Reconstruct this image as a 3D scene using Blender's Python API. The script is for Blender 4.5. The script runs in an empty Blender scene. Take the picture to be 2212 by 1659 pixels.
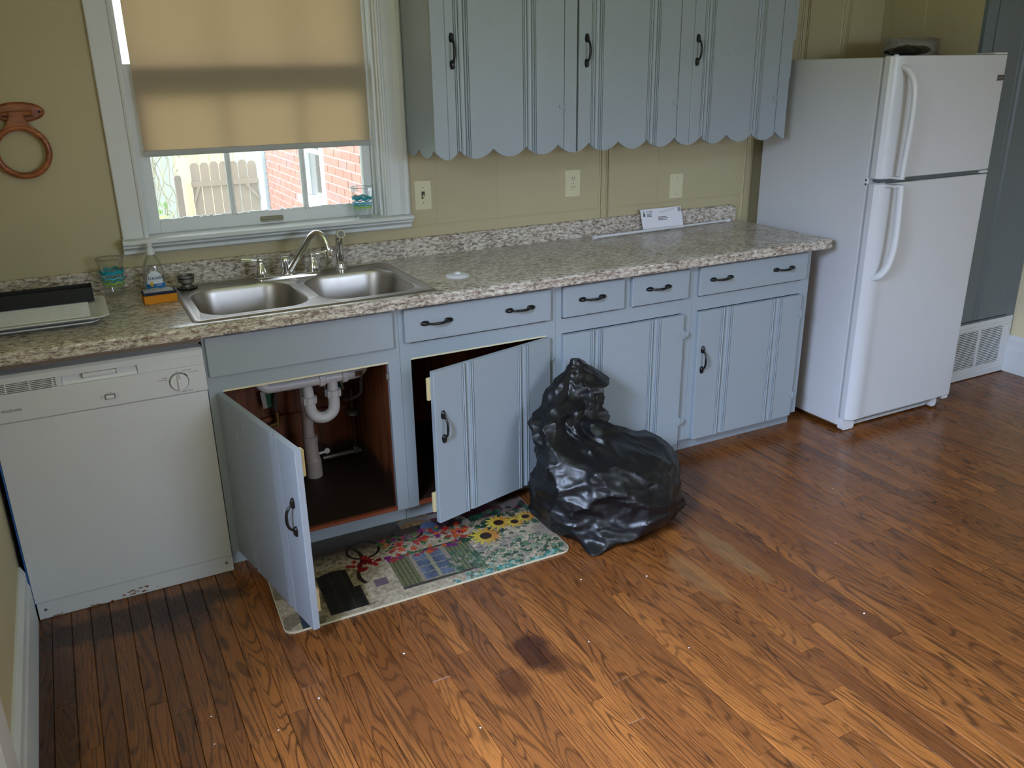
import bpy, bmesh, math, random
from mathutils import Vector, Matrix, noise

random.seed(7)
S = bpy.context.scene
COL = S.collection

# ------------------------------------------------------------------ camera
cd = bpy.data.cameras.new('camera')
cam = bpy.data.objects.new('camera', cd)
COL.objects.link(cam)
cd.sensor_width = 36.0
cd.lens = 36.0 * 1840.92 / 2212.0
cd.clip_start = 0.02
_r = (0.8862195763586628, -0.4630343228108854, -0.014631417488980308)
_f = (0.43008632233308036, 0.8340753576197328, -0.34546208641979864)
_u = (0.1721645080168319, 0.2998624913365783, 0.9383186390926819)
_p = (0.30278, -3.38438, 1.64970)
cam.matrix_world = Matrix(((_r[0], _u[0], -_f[0], _p[0]), (_r[1], _u[1], -_f[1], _p[1]),
                           (_r[2], _u[2], -_f[2], _p[2]), (0, 0, 0, 1)))
S.camera = cam

# ------------------------------------------------------------------ light
EXPOSURE = 0.85
SKY = 2.5
SUN = 4.5
W2_SKY, W2_LAWN = 780.0, 135.0        # window in the left wall
W1_SKY, W1_LAWN = 130.0, 6.0         # window in the wall behind the camera
w = bpy.data.worlds.new('world')
S.world = w
w.use_nodes = True
nt = w.node_tree
nt.nodes.clear()
wo = nt.nodes.new('ShaderNodeOutputWorld')
bg = nt.nodes.new('ShaderNodeBackground')
bg.inputs[0].default_value = (0.80, 0.90, 1.0, 1)
bg.inputs[1].default_value = SKY
nt.links.new(bg.outputs[0], wo.inputs[0])


def aim(o, d):
    o.rotation_euler = Vector(d).to_track_quat('-Z', 'Y').to_euler()


sd = bpy.data.lights.new('sun', 'SUN')
sd.energy = SUN
sd.angle = math.radians(1.0)
sd.color = (1.0, 0.95, 0.86)
so = bpy.data.objects.new('sun', sd)
COL.objects.link(so)
so.location = (-6, 6, 9)
aim(so, (0.52, -0.15, -0.84))


def area(name, loc, to, sx, sy, e, col):
    d = bpy.data.lights.new(name, 'AREA')
    d.shape = 'RECTANGLE'
    d.size, d.size_y = sx, sy
    d.energy = e
    d.color = col
    o = bpy.data.objects.new(name, d)
    COL.objects.link(o)
    o.location = loc
    aim(o, Vector(to) - Vector(loc))
    return o


area('window_sky_light', (-1.5, -2.6, 3.1), (1.6, -1.2, 0.2), 2.2, 2.0, W2_SKY, (0.55, 0.69, 1.0))
area('window_lawn_light', (-1.5, -2.6, 0.1), (2.0, -1.0, 2.0), 2.4, 1.4, W2_LAWN, (0.80, 1.0, 0.50))
area('rear_sky_light', (2.6, -6.5, 2.7), (2.6, -2.0, 0.4), 2.4, 2.0, W1_SKY, (0.62, 0.75, 1.0))
area('rear_lawn_light', (2.6, -6.7, 0.1), (2.6, -1.5, 2.0), 2.4, 1.4, W1_LAWN, (0.85, 1.0, 0.55))

S.view_settings.view_transform = 'Standard'
S.view_settings.look = 'None'
S.view_settings.gamma = 1.0
S.view_settings.use_curve_mapping = False
S.view_settings.exposure = EXPOSURE
S.cycles.max_bounces = 10
S.cycles.diffuse_bounces = 5
S.cycles.transparent_max_bounces = 12
S.cycles.sample_clamp_indirect = 6.0
S.cycles.caustics_reflective = False
S.cycles.caustics_refractive = False


# ------------------------------------------------------------------ helpers
def s(r, g, b):
    f = lambda c: (c / 255) / 12.92 if c <= 10 else (((c / 255) + 0.055) / 1.055) ** 2.4
    return (f(r), f(g), f(b), 1.0)


class NT:
    """small node-tree builder"""
    def __init__(self, name):
        self.mat = bpy.data.materials.new(name)
        self.mat.use_nodes = True
        self.t = self.mat.node_tree
        self.t.nodes.clear()
        self.out = self.t.nodes.new('ShaderNodeOutputMaterial')

    def n(self, typ, **kw):
        nd = self.t.nodes.new('ShaderNode' + typ)
        for k, v in kw.items():
            setattr(nd, k, v)
        return nd

    def l(self, a, b):
        self.t.links.new(a, b)

    def setin(self, nd, i, v):
        if hasattr(v, 'is_linked') or isinstance(v, bpy.types.NodeSocket):
            self.l(v, nd.inputs[i])
        else:
            nd.inputs[i].default_value = v

    def m(self, op, a, b=0.0, c=0.0, clamp=False):
        nd = self.n('Math', operation=op, use_clamp=clamp)
        self.setin(nd, 0, a)
        self.setin(nd, 1, b)
        if op in ('MULTIPLY_ADD', 'SMOOTH_MIN', 'COMPARE'):
            self.setin(nd, 2, c)
        return nd.outputs[0]

    def noise(self, vec, scale, detail=2.0, rough=0.5, dist=0.0):
        nd = self.n('TexNoise')
        if vec is not None:
            self.l(vec, nd.inputs['Vector'])
        nd.inputs['Scale'].default_value = scale
        nd.inputs['Detail'].default_value = detail
        nd.inputs['Roughness'].default_value = rough
        nd.inputs['Distortion'].default_value = dist
        return nd.outputs['Fac']

    def ramp(self, fac, stops, interp='LINEAR'):
        nd = self.n('ValToRGB')
        cr = nd.color_ramp
        cr.interpolation = interp
        while len(cr.elements) < len(stops):
            cr.elements.new(0.5)
        for e, (p, c) in zip(cr.elements, stops):
            e.position = p
            e.color = c if len(c) == 4 else (*c, 1)
        self.l(fac, nd.inputs[0])
        return nd.outputs[0]

    def mix(self, fac, a, b, blend='MIX'):
        nd = self.n('Mix', data_type='RGBA', blend_type=blend)
        self.setin(nd, 0, fac)
        self.setin(nd, 6, a)
        self.setin(nd, 7, b)
        return nd.outputs[2]

    def vmul(self, v, k):
        nd = self.n('Mapping')
        self.l(v, nd.inputs[0])
        nd.inputs['Scale'].default_value = k
        return nd.outputs[0]

    def bsdf(self, col, rough=0.5, metal=0.0, bump=None, bs=0.1, bd=0.01, **kw):
        b = self.n('BsdfPrincipled')
        self.setin(b, 'Base Color', col)
        self.setin(b, 'Roughness', rough)
        self.setin(b, 'Metallic', metal)
        for k, v in kw.items():
            self.setin(b, k.replace('_', ' '), v)
        if bump is not None:
            bp = self.n('Bump')
            bp.inputs['Strength'].default_value = bs
            bp.inputs['Distance'].default_value = bd
            self.l(bump, bp.inputs['Height'])
            self.l(bp.outputs[0], b.inputs['Normal'])
        self.l(b.outputs[0], self.out.inputs[0])
        return b

    def pos(self):
        return self.n('NewGeometry').outputs['Position']

    def obj(self):
        return self.n('TexCoord').outputs['Object']


def plain(name, col, rough=0.5, metal=0.0, var=0.06, scale=9.0, bs=0.04, bscale=180.0, **kw):
    t = NT(name)
    p = t.pos()
    n1 = t.noise(p, scale, 3.0)
    dark = tuple(c * (1 - var) for c in col[:3]) + (1,)
    lite = tuple(min(1, c * (1 + var)) for c in col[:3]) + (1,)
    c = t.mix(n1, dark, lite)
    t.bsdf(c, rough, metal, bump=t.noise(p, bscale, 2.0), bs=bs, bd=0.002, **kw)
    return t.mat


M = {}


def painted(name, base, rough, chip=0.0, brush=0.12):
    """brushed house paint: faint streaks, optional chips down to cream and wood"""
    t = NT(name)
    p = t.pos()
    n1 = t.noise(p, 4.0, 3.0)
    st = t.noise(t.vmul(p, (90, 90, 5)), 1.0, 2.0)
    c = t.mix(n1, tuple(x * 0.95 for x in base[:3]) + (1,), tuple(min(1, x * 1.05) for x in base[:3]) + (1,))
    specks = t.m('GREATER_THAN', t.noise(p, 95.0, 1.0), 0.80)
    c = t.mix(t.m('MULTIPLY', specks, 0.5), c, s(70, 62, 52))
    if chip > 0:
        ch = t.m('GREATER_THAN', t.noise(t.vmul(p, (38, 38, 14)), 1.0, 4.0, 0.62), chip)
        c = t.mix(ch, c, s(196, 190, 172))
        ch2 = t.m('GREATER_THAN', t.noise(t.vmul(p, (38, 38, 14)), 1.0, 4.0, 0.62), chip + 0.05)
        c = t.mix(ch2, c, s(110, 66, 36))
    hm = t.m('ADD', t.m('MULTIPLY', st, 0.6), t.noise(p, 60.0, 2.0))
    t.bsdf(c, rough, bump=hm, bs=brush, bd=0.002)
    return t.mat


M['paint'] = painted('cabinet_paint', s(150, 160, 168), 0.42)
M['paint_worn'] = painted('worn_cabinet_paint', s(149, 157, 166), 0.45, chip=0.72)
M['white_paint'] = painted('white_trim_paint', s(214, 217, 220), 0.45)
M['wall'] = painted('wall_paint', s(184, 172, 138), 0.5, brush=0.07)
M['wall_tan'] = painted('tan_wall_paint', s(196, 184, 150), 0.6, brush=0.05)
M['wall_cream'] = painted('cream_wall_paint', s(226, 212, 178), 0.6, brush=0.05)
M['ceiling'] = plain('ceiling_paint', s(224, 226, 228), 0.8)
M['gray_door'] = painted('slate_gray_paint', s(106, 116, 124), 0.4)
M['cream'] = plain('cream_old_paint', s(214, 204, 170), 0.6, var=0.12, scale=40)
M['white_app'] = plain('white_enamel', s(206, 208, 213), 0.34, var=0.015, bs=0.05, bscale=420.0)
M['white_plastic'] = plain('white_plastic', s(212, 214, 218), 0.35, var=0.02, bs=0.0)
M['ivory'] = plain('ivory_plastic', s(214, 206, 172), 0.35, var=0.03, bs=0.0)
M['ivory_dark'] = plain('ivory_slot', s(60, 54, 40), 0.5, bs=0.0)
M['black_iron'] = plain('black_iron', s(14, 14, 16), 0.30, metal=0.0, var=0.2, bs=0.1, bscale=300)
M['black'] = plain('matte_black', s(18, 18, 20), 0.6, bs=0.05)
M['dark_gap'] = plain('dark_recess', s(22, 20, 18), 0.8)  # near-black for joints and holes; also paints shade behind louvres and in gaps
M['gray_plastic'] = plain('gray_plastic', s(120, 122, 124), 0.5)
M['print_gray'] = plain('gray_print', s(96, 98, 102), 0.6, bs=0.0)
M['print_dark'] = plain('dark_print', s(46, 46, 52), 0.6, bs=0.0)
M['chrome'] = plain('chrome', (0.82, 0.83, 0.85, 1), 0.06, metal=1.0, var=0.02, bs=0.0)
M['pvc'] = plain('white_pvc', s(200, 196, 196), 0.35, var=0.06, scale=20)
M['pvc_old'] = plain('old_gray_pvc', s(164, 148, 142), 0.5, var=0.12, scale=18)
M['brass'] = plain('brass', s(150, 120, 60), 0.35, metal=0.8)
M['rust'] = plain('rusty_pipe', s(92, 56, 40), 0.6, metal=0.3, var=0.3, scale=40)
M['steel_dull'] = plain('dull_steel', s(130, 126, 120), 0.45, metal=0.7, var=0.15, scale=60)
M['hose'] = plain('gray_hose', s(92, 88, 88), 0.5, var=0.1, scale=90)
M['tag_green'] = plain('green_tag', s(16, 104, 62), 0.5)
M['tag_white'] = plain('white_tag', s(196, 196, 188), 0.5)
M['blue_tape'] = plain('blue_tape', s(30, 88, 170), 0.6)
M['paper'] = plain('white_paper', s(226, 224, 232), 0.6, var=0.03)
M['sponge'] = plain('orange_sponge', s(206, 132, 26), 0.9, var=0.16, scale=160, bs=0.5, bscale=260)
M['scrub'] = plain('navy_scrub_pad', s(34, 38, 66), 0.9, var=0.3, scale=200, bs=0.8, bscale=400)
M['lint'] = plain('gray_lint', s(170, 174, 186), 0.95, var=0.2, scale=150, bs=0.8, bscale=300)
M['label_blue'] = plain('label_blue', s(36, 118, 196), 0.4, var=0.05)
M['label_navy'] = plain('label_navy', s(22, 50, 110), 0.4, var=0.05, bs=0.0)
M['label_white'] = plain('label_white', s(216, 224, 234), 0.4, var=0.03)
M['label_yellow'] = plain('label_yellow', s(222, 178, 60), 0.4, var=0.05)
M['teal'] = plain('teal_print', s(20, 150, 170), 0.4, var=0.1)
M['sky_blue'] = plain('blue_print', s(70, 180, 220), 0.4, var=0.1)
M['lime'] = plain('lime_print', s(140, 196, 60), 0.4, var=0.1)
M['cat_cream'] = plain('cream_block', s(206, 188, 140), 0.7, var=0.12, scale=80)
M['red_wood'] = plain('raw_red_wood', s(132, 62, 34), 0.6, var=0.3, scale=30)
M['brass_plate'] = plain('worn_sash_lift', s(150, 146, 126), 0.45, metal=0.3, var=0.35, scale=120)


def granite():
    t = NT('granite_laminate')
    p = t.pos()
    st = t.vmul(p, (0.75, 1.7, 1.7))
    n0 = t.noise(p, 9.0, 3.0, 0.55)
    n1 = t.noise(st, 62.0, 4.0, 0.66, 0.5)
    n1 = t.m('ADD', n1, t.m('MULTIPLY_ADD', n0, 0.18, -0.09))
    c = t.ramp(n1, [(0.36, s(120, 106, 96)), (0.46, s(174, 161, 149)), (0.54, s(206, 196, 184)), (0.68, s(230, 225, 218))])
    n2 = t.noise(st, 150.0, 3.0, 0.62, 1.4)
    fl = t.ramp(n2, [(0.37, (1, 1, 1)), (0.42, (0, 0, 0))])
    c = t.mix(t.m('MULTIPLY', fl, 0.9), c, s(52, 46, 42))
    n3 = t.noise(t.vmul(p, (0.8, 2.6, 2.6)), 110.0, 2.0, 0.5, 2.2)
    fl2 = t.ramp(n3, [(0.30, (1, 1, 1)), (0.37, (0, 0, 0))])
    c = t.mix(t.m('MULTIPLY', fl2, 0.8), c, s(74, 62, 52))
    t.bsdf(c, 0.22, bump=n2, bs=0.08, bd=0.001)
    return t.mat


M['granite'] = granite()


def steel_brushed():
    t = NT('brushed_stainless')
    p = t.pos()
    n1 = t.noise(t.vmul(p, (14, 300, 300)), 1.0, 2.0)
    n2 = t.noise(p, 22.0, 4.0, 0.6)
    c = t.mix(n2, (0.40, 0.375, 0.36, 1), (0.54, 0.51, 0.49, 1))
    r = t.m('MULTIPLY_ADD', n2, 0.14, 0.31)
    t.bsdf(c, r, 1.0, bump=n1, bs=0.04, bd=0.001)
    return t.mat


M['steel'] = steel_brushed()


def oak_floor():
    t = NT('oak_strip')
    p = t.pos()
    g = t.n('NewGeometry')
    oi = t.n('ObjectInfo')
    rnd = t.m('FRACT', t.m('ADD', t.m('MULTIPLY', oi.outputs['Random'], 7.31), g.outputs['Random Per Island']))
    cx = t.n('CombineXYZ')
    t.l(t.m('MULTIPLY', rnd, 37.0), cx.inputs[0])
    t.l(t.m('MULTIPLY', rnd, 91.0), cx.inputs[1])
    t.l(t.m('MULTIPLY', rnd, 13.0), cx.inputs[2])
    ad = t.n('VectorMath', operation='ADD')
    t.l(p, ad.inputs[0])
    t.l(cx.outputs[0], ad.inputs[1])
    q = ad.outputs[0]
    big = t.noise(t.vmul(q, (13.0, 1.5, 1.0)), 1.0, 1.0, 0.4, 0.4)
    wob = t.noise(t.vmul(q, (60.0, 9.0, 1.0)), 1.0, 2.0)
    ph = t.m('ADD', t.m('MULTIPLY', big, 15.0), t.m('MULTIPLY', wob, 0.45))
    ring = t.m('PINGPONG', ph, 0.5)
    ring = t.m('MULTIPLY', ring, 2.0)
    line = t.ramp(ring, [(0.0, (1, 1, 1)), (0.16, (0.75, 0.75, 0.75)), (0.40, (0, 0, 0))])
    pores = t.noise(t.vmul(q, (420.0, 13.0, 1.0)), 1.0, 2.0, 0.6)
    pl = t.ramp(pores, [(0.34, (1, 1, 1)), (0.48, (0, 0, 0))])
    base = t.ramp(rnd, [(0.0, s(84, 46, 24)), (0.2, s(124, 72, 33)), (0.4, s(96, 54, 27)), (0.6, s(142, 86, 40)), (0.8, s(106, 60, 29)), (1.0, s(128, 76, 36))])
    tone = t.noise(t.vmul(q, (6.0, 1.6, 1.0)), 1.0, 2.0)
    base = t.mix(t.m('MULTIPLY', tone, 0.40), base, s(150, 94, 44))
    lamt = t.m('MULTIPLY', line, t.m('MULTIPLY_ADD', t.noise(t.vmul(q, (3.0, 0.8, 1.0)), 1.0, 1.0), 0.9, 0.15))
    c = t.mix(t.m('MINIMUM', lamt, 0.92), base, s(40, 22, 13))
    c = t.mix(t.m('MULTIPLY', pl, 0.62), c, s(42, 23, 13))
    # wear that belongs to the boards: big soft tone areas, old spills, finish loss; also a darker strip along the left wall
    big2 = t.noise(p, 1.1, 2.0)
    sep = t.n('SeparateXYZ')
    t.l(p, sep.inputs[0])
    px, py = sep.outputs[0], sep.outputs[1]

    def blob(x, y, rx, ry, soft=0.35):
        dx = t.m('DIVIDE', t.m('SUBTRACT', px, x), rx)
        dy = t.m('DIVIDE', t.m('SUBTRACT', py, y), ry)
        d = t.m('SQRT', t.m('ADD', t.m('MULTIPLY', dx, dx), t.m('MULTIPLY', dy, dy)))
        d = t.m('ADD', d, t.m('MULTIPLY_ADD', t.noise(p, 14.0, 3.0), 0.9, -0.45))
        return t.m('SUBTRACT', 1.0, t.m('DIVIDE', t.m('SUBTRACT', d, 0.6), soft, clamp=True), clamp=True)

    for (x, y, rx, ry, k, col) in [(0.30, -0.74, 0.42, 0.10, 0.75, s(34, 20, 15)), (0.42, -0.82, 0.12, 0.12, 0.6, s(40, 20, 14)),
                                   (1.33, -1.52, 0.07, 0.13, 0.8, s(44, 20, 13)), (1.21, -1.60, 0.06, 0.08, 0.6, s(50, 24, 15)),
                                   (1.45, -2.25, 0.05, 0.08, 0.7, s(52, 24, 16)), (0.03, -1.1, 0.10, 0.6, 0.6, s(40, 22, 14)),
                                   (2.02, -1.42, 0.05, 0.22, 0.28, s(146, 112, 68)), (2.22, -1.36, 0.05, 0.26, 0.34, s(140, 112, 72)),
                                   (0.9, -1.5, 0.3, 0.3, 0.2, s(84, 44, 20))]:
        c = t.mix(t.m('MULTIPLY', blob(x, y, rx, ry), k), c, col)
    scr = t.m('GREATER_THAN', t.noise(p, 130.0, 2.0, 0.5), 0.735)
    c = t.mix(t.m('MULTIPLY', scr, 0.55), c, s(150, 128, 110))
    rough = t.m('MULTIPLY_ADD', big2, 0.16, 0.15)
    rough = t.m('ADD', rough, t.m('MULTIPLY', pl, 0.08))
    t.bsdf(c, rough, bump=t.m('SUBTRACT', t.m('MULTIPLY', tone, 0.2), t.m('ADD', t.m('MULTIPLY', pl, 0.5), lamt)), bs=0.10, bd=0.0015)
    return t.mat


M['oak'] = oak_floor()
M['oak_gap'] = plain('floor_joint_dirt', s(42, 30, 22), 0.9)


def pine_inside():
    t = NT('stained_pine')
    p = t.pos()
    n1 = t.noise(t.vmul(p, (30, 30, 2.2)), 1.0, 3.0, 0.55, 0.5)
    c = t.ramp(n1, [(0.3, s(76, 39, 20)), (0.55, s(124, 68, 34)), (0.75, s(148, 86, 46))])
    sep = t.n('SeparateXYZ')
    t.l(p, sep.inputs[0])
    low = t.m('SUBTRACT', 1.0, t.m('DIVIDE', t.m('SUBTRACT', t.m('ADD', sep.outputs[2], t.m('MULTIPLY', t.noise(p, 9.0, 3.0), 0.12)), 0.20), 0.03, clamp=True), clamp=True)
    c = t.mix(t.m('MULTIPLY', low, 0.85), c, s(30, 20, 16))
    t.bsdf(c, 0.55, bump=n1, bs=0.1, bd=0.002)
    return t.mat


M['pine'] = pine_inside()
M['pine_dark'] = plain('dark_cabinet_floor', s(44, 28, 20), 0.55, var=0.5, scale=12)  # darker, blotchier brown than the pine sides


def blind_mat():
    t = NT('roller_blind_cloth')
    p = t.pos()
    wv = t.noise(t.vmul(p, (900, 900, 900)), 1.0, 1.0)
    d = t.n('BsdfDiffuse')
    d.inputs[0].default_value = s(190, 182, 166)
    tr = t.n('BsdfTranslucent')
    c = t.mix(wv, s(172, 140, 102), s(180, 150, 110))
    t.l(c, tr.inputs[0])
    mx = t.n('MixShader')
    mx.inputs[0].default_value = 0.52
    t.l(d.outputs[0], mx.inputs[1])
    t.l(tr.outputs[0], mx.inputs[2])
    t.l(mx.outputs[0], t.out.inputs[0])
    return t.mat


M['blind'] = blind_mat()


def glass_mat(name, tint=(1, 1, 1, 1), gl=0.6, haze=0.0):
    t = NT(name)
    tr = t.n('BsdfTransparent')
    tr.inputs[0].default_value = tint
    g = t.n('BsdfGlossy')
    g.inputs['Roughness'].default_value = 0.03
    fr = t.n('LayerWeight')
    fr.inputs[0].default_value = 0.35
    mx = t.n('MixShader')
    t.l(t.m('MULTIPLY_ADD', fr.outputs['Fresnel'], gl, 0.02, clamp=True), mx.inputs[0])
    t.l(tr.outputs[0], mx.inputs[1])
    t.l(g.outputs[0], mx.inputs[2])
    o = mx.outputs[0]
    if haze:
        p = t.pos()
        df = t.n('BsdfTranslucent')
        df.inputs[0].default_value = (0.9, 0.92, 0.95, 1)
        m2 = t.n('MixShader')
        sp = t.m('GREATER_THAN', t.noise(p, 150.0, 1.0), 0.78)
        t.l(t.m('MULTIPLY_ADD', sp, 0.35, haze), m2.inputs[0])  # even milky film over the whole sheet, plus scattered specks
        t.l(o, m2.inputs[1])
        t.l(df.outputs[0], m2.inputs[2])
        o = m2.outputs[0]
    t.l(o, t.out.inputs[0])
    return t.mat


M['glass'] = glass_mat('window_glass', gl=0.5, haze=0.07)
M['clear'] = glass_mat('clear_plastic', (0.97, 0.98, 0.98, 1), gl=0.45, haze=0.08)
M['rim_highlight_plastic'] = glass_mat('rim_highlight_plastic', (0.95, 0.96, 0.97, 1), gl=1.0, haze=0.45)  # whitened plastic: the cup rim's bright highlights are put into its colour
M['wrap'] = glass_mat('plastic_wrap', (0.8, 0.78, 0.76, 1), gl=0.8, haze=0.5)


def bag_mat():
    t = NT('black_polythene')
    p = t.pos()
    n1 = t.noise(p, 26.0, 3.0, 0.55)
    n2 = t.noise(p, 90.0, 2.0)
    r = t.m('MULTIPLY_ADD', n1, 0.20, 0.30)
    t.bsdf((0.0035, 0.0037, 0.005, 1), r, bump=t.m('ADD', n1, t.m('MULTIPLY', n2, 0.25)), bs=0.12, bd=0.006, Specular_IOR_Level=0.45)
    return t.mat


M['bag'] = bag_mat()


def brick_mat():
    t = NT('red_brick')
    p = t.pos()
    oi = t.n('ObjectInfo')
    rnd = oi.outputs['Random']
    base = t.ramp(rnd, [(0.0, s(140, 70, 60)), (0.6, s(160, 86, 74)), (0.84, s(148, 76, 66)), (0.86, s(112, 88, 92)), (1.0, s(104, 82, 86))])
    n1 = t.noise(p, 60.0, 4.0, 0.6)
    c = t.mix(t.m('MULTIPLY', n1, 0.5), base, s(196, 140, 124))
    t.bsdf(c, 0.85, bump=n1, bs=0.4, bd=0.004)
    return t.mat


M['brick'] = brick_mat()
M['mortar'] = plain('pale_mortar', s(206, 200, 192), 0.9, var=0.1, scale=50, bs=0.3)
M['fence'] = plain('weathered_fence', s(136, 118, 100), 0.85, var=0.16, scale=12)
M['fence_dark'] = plain('brown_fence_post', s(104, 88, 76), 0.85, var=0.16, scale=12)
M['fence_new'] = plain('pale_new_fence', s(214, 190, 156), 0.8, var=0.1, scale=12)
M['fence_gray'] = plain('pale_gray_fence', s(176, 178, 172), 0.85, var=0.12, scale=9)
M['lawn'] = plain('lawn', s(92, 112, 50), 0.95, var=0.3, scale=3)
M['leaf'] = plain('leaf', s(120, 152, 64), 0.7, var=0.35, scale=8)
M['ext_white'] = plain('white_outside_trim', s(214, 220, 228), 0.6, var=0.04)
M['vine'] = plain('dry_vine', s(150, 140, 116), 0.8, var=0.3, scale=20)

mv = NT('mat_print')
_a = mv.n('VertexColor', layer_name='print')
mv.bsdf(_a.outputs[0], 0.32, bump=mv.noise(mv.pos(), 500.0, 2.0), bs=0.06, bd=0.001)
M['mat_print'] = mv.mat
M['mat_edge'] = plain('mat_edge', s(196, 186, 160), 0.5)


# ---------------------------------------------------------------- geometry
ORG = {}


class MB:
    def __init__(self):
        self.v, self.f, self.mi = [], [], []

    def add(self, vs, fs, m=0):
        b = len(self.v)
        self.v += [tuple(x) for x in vs]
        self.f += [tuple(i + b for i in f) for f in fs]
        self.mi += [m] * len(fs)
        return self

    def box(self, x0, x1, y0, y1, z0, z1, m=0):
        vs = [(x, y, z) for x in (x0, x1) for y in (y0, y1) for z in (z0, z1)]
        return self.add(vs, [(0, 1, 3, 2), (4, 6, 7, 5), (0, 4, 5, 1), (2, 3, 7, 6), (0, 2, 6, 4), (1, 5, 7, 3)], m)

    def prism(self, poly, axis, a, b, m=0):
        """poly 2D in the plane of the other two axes (in xyz order), extruded from a to b"""
        n = len(poly)

        def P(u, v, w):
            return {'x': (w, u, v), 'y': (u, w, v), 'z': (u, v, w)}[axis]
        vs = [P(u, v, a) for u, v in poly] + [P(u, v, b) for u, v in poly]
        fs = [tuple(range(n)), tuple(range(2 * n - 1, n - 1, -1))]
        fs += [(i, i + n, (i + 1) % n + n, (i + 1) % n) for i in range(n)]
        return self.add(vs, fs, m)

    def tube(self, pts, r, n=10, m=0, cap=True, sq=None):
        pts = [Vector(p) for p in pts]
        k = len(pts)
        rs = r if isinstance(r, (list, tuple)) else [r] * k
        T = [(pts[min(i + 1, k - 1)] - pts[max(i - 1, 0)]).normalized() for i in range(k)]
        up = Vector((0, 0, 1)) if abs(T[0].z) < 0.9 else Vector((1, 0, 0))
        N = (up - T[0] * up.dot(T[0])).normalized()
        vs = []
        for i in range(k):
            N = (N - T[i] * N.dot(T[i])).normalized()
            B = T[i].cross(N)
            ax, bx = (1, 1) if sq is None else sq
            for j in range(n):
                a = 2 * math.pi * j / n
                vs.append(pts[i] + (N * math.cos(a) * ax + B * math.sin(a) * bx) * rs[i])
        fs = [(i * n + j, i * n + (j + 1) % n, (i + 1) * n + (j + 1) % n, (i + 1) * n + j) for i in range(k - 1) for j in range(n)]
        if cap:
            fs += [tuple(range(n - 1, -1, -1)), tuple((k - 1) * n + j for j in range(n))]
        return self.add(vs, fs, m)

    def lathe(self, prof, c=(0, 0, 0), n=24, m=0, axis='z', capb=True, capt=True, sx=1.0, sy=1.0):
        vs = []
        for r, h in prof:
            for j in range(n):
                a = 2 * math.pi * j / n
                p = (r * math.cos(a) * sx, r * math.sin(a) * sy, h)
                if axis == 'y':
                    p = (p[0], -p[2], p[1])
                elif axis == 'x':
                    p = (p[2], p[0], p[1])
                vs.append((p[0] + c[0], p[1] + c[1], p[2] + c[2]))
        k = len(prof)
        fs = [(i * n + j, i * n + (j + 1) % n, (i + 1) * n + (j + 1) % n, (i + 1) * n + j) for i in range(k - 1) for j in range(n)]
        if capb:
            fs.append(tuple(range(n - 1, -1, -1)))
        if capt:
            fs.append(tuple((k - 1) * n + j for j in range(n)))
        return self.add(vs, fs, m)

    def build(self, name, mats, parent=None, bev=0.0, smooth=None, at=None, rot=None, org=None, label=None, seg=2):
        me = bpy.data.meshes.new(name)
        if at is not None:
            off = Vector((0, 0, 0))
        elif parent is not None:
            off = ORG[parent.name]
        else:
            off = Vector(org) if org else Vector((0, 0, 0))
        me.from_pydata([(Vector(p) - off)[:] for p in self.v], [], self.f)
        mats = mats if isinstance(mats, (list, tuple)) else [mats]
        for mt in mats:
            me.materials.append(M[mt] if isinstance(mt, str) else mt)
        if len(mats) > 1:
            me.polygons.foreach_set('material_index', self.mi)
        bm = bmesh.new()
        bm.from_mesh(me)
        bmesh.ops.recalc_face_normals(bm, faces=bm.faces)
        bm.to_mesh(me)
        bm.free()
        if smooth is not None:
            me.polygons.foreach_set('use_smooth', [True] * len(me.polygons))
            me.set_sharp_from_angle(angle=math.radians(smooth))
        o = bpy.data.objects.new(name, me)
        COL.objects.link(o)
        if parent is not None:
            o.parent = parent
            o.location = at if at is not None else (0, 0, 0)
            ORG[o.name] = ORG[parent.name] + Vector(o.location)
        else:
            o.location = at if at is not None else off
            ORG[o.name] = Vector(o.location)
        if rot is not None:
            o.rotation_euler = rot
        if bev:
            md = o.modifiers.new('bevel', 'BEVEL')
            md.width = bev
            md.segments = seg
            md.limit_method = 'ANGLE'
            md.angle_limit = math.radians(40)
        if label:
            o['label'] = label
        return o


def tag(o, label, cat, group=None):
    o['label'] = label
    o['category'] = cat
    if group:
        o['group'] = group
    return o


def thing(name, label, cat, loc=(0, 0, 0), group=None):
    o = bpy.data.objects.new(name, None)
    o.empty_display_size = 0.05
    COL.objects.link(o)
    o.location = loc
    ORG[o.name] = Vector(loc)
    return tag(o, label, cat, group)


def struct_empty(name, loc=(0, 0, 0), label=None):
    o = bpy.data.objects.new(name, None)
    o.empty_display_size = 0.05
    COL.objects.link(o)
    o.location = loc
    ORG[o.name] = Vector(loc)
    o['kind'] = 'structure'
    if label:
        o['label'] = label
    return o


def struct(o, label=None):
    o['kind'] = 'structure'
    if label:
        o['label'] = label
    return o


def share(src, name, parent, at, rot=None, scale=None):
    o = bpy.data.objects.new(name, src.data)
    COL.objects.link(o)
    o.parent = parent
    o.location = at
    if rot is not None:
        o.rotation_euler = rot
    if scale is not None:
        o.scale = scale
    for md in src.modifiers:
        if md.type == 'BEVEL':
            m2 = o.modifiers.new('bevel', 'BEVEL')
            m2.width, m2.segments, m2.limit_method, m2.angle_limit = md.width, md.segments, md.limit_method, md.angle_limit
    return o


_txt = {}


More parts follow.
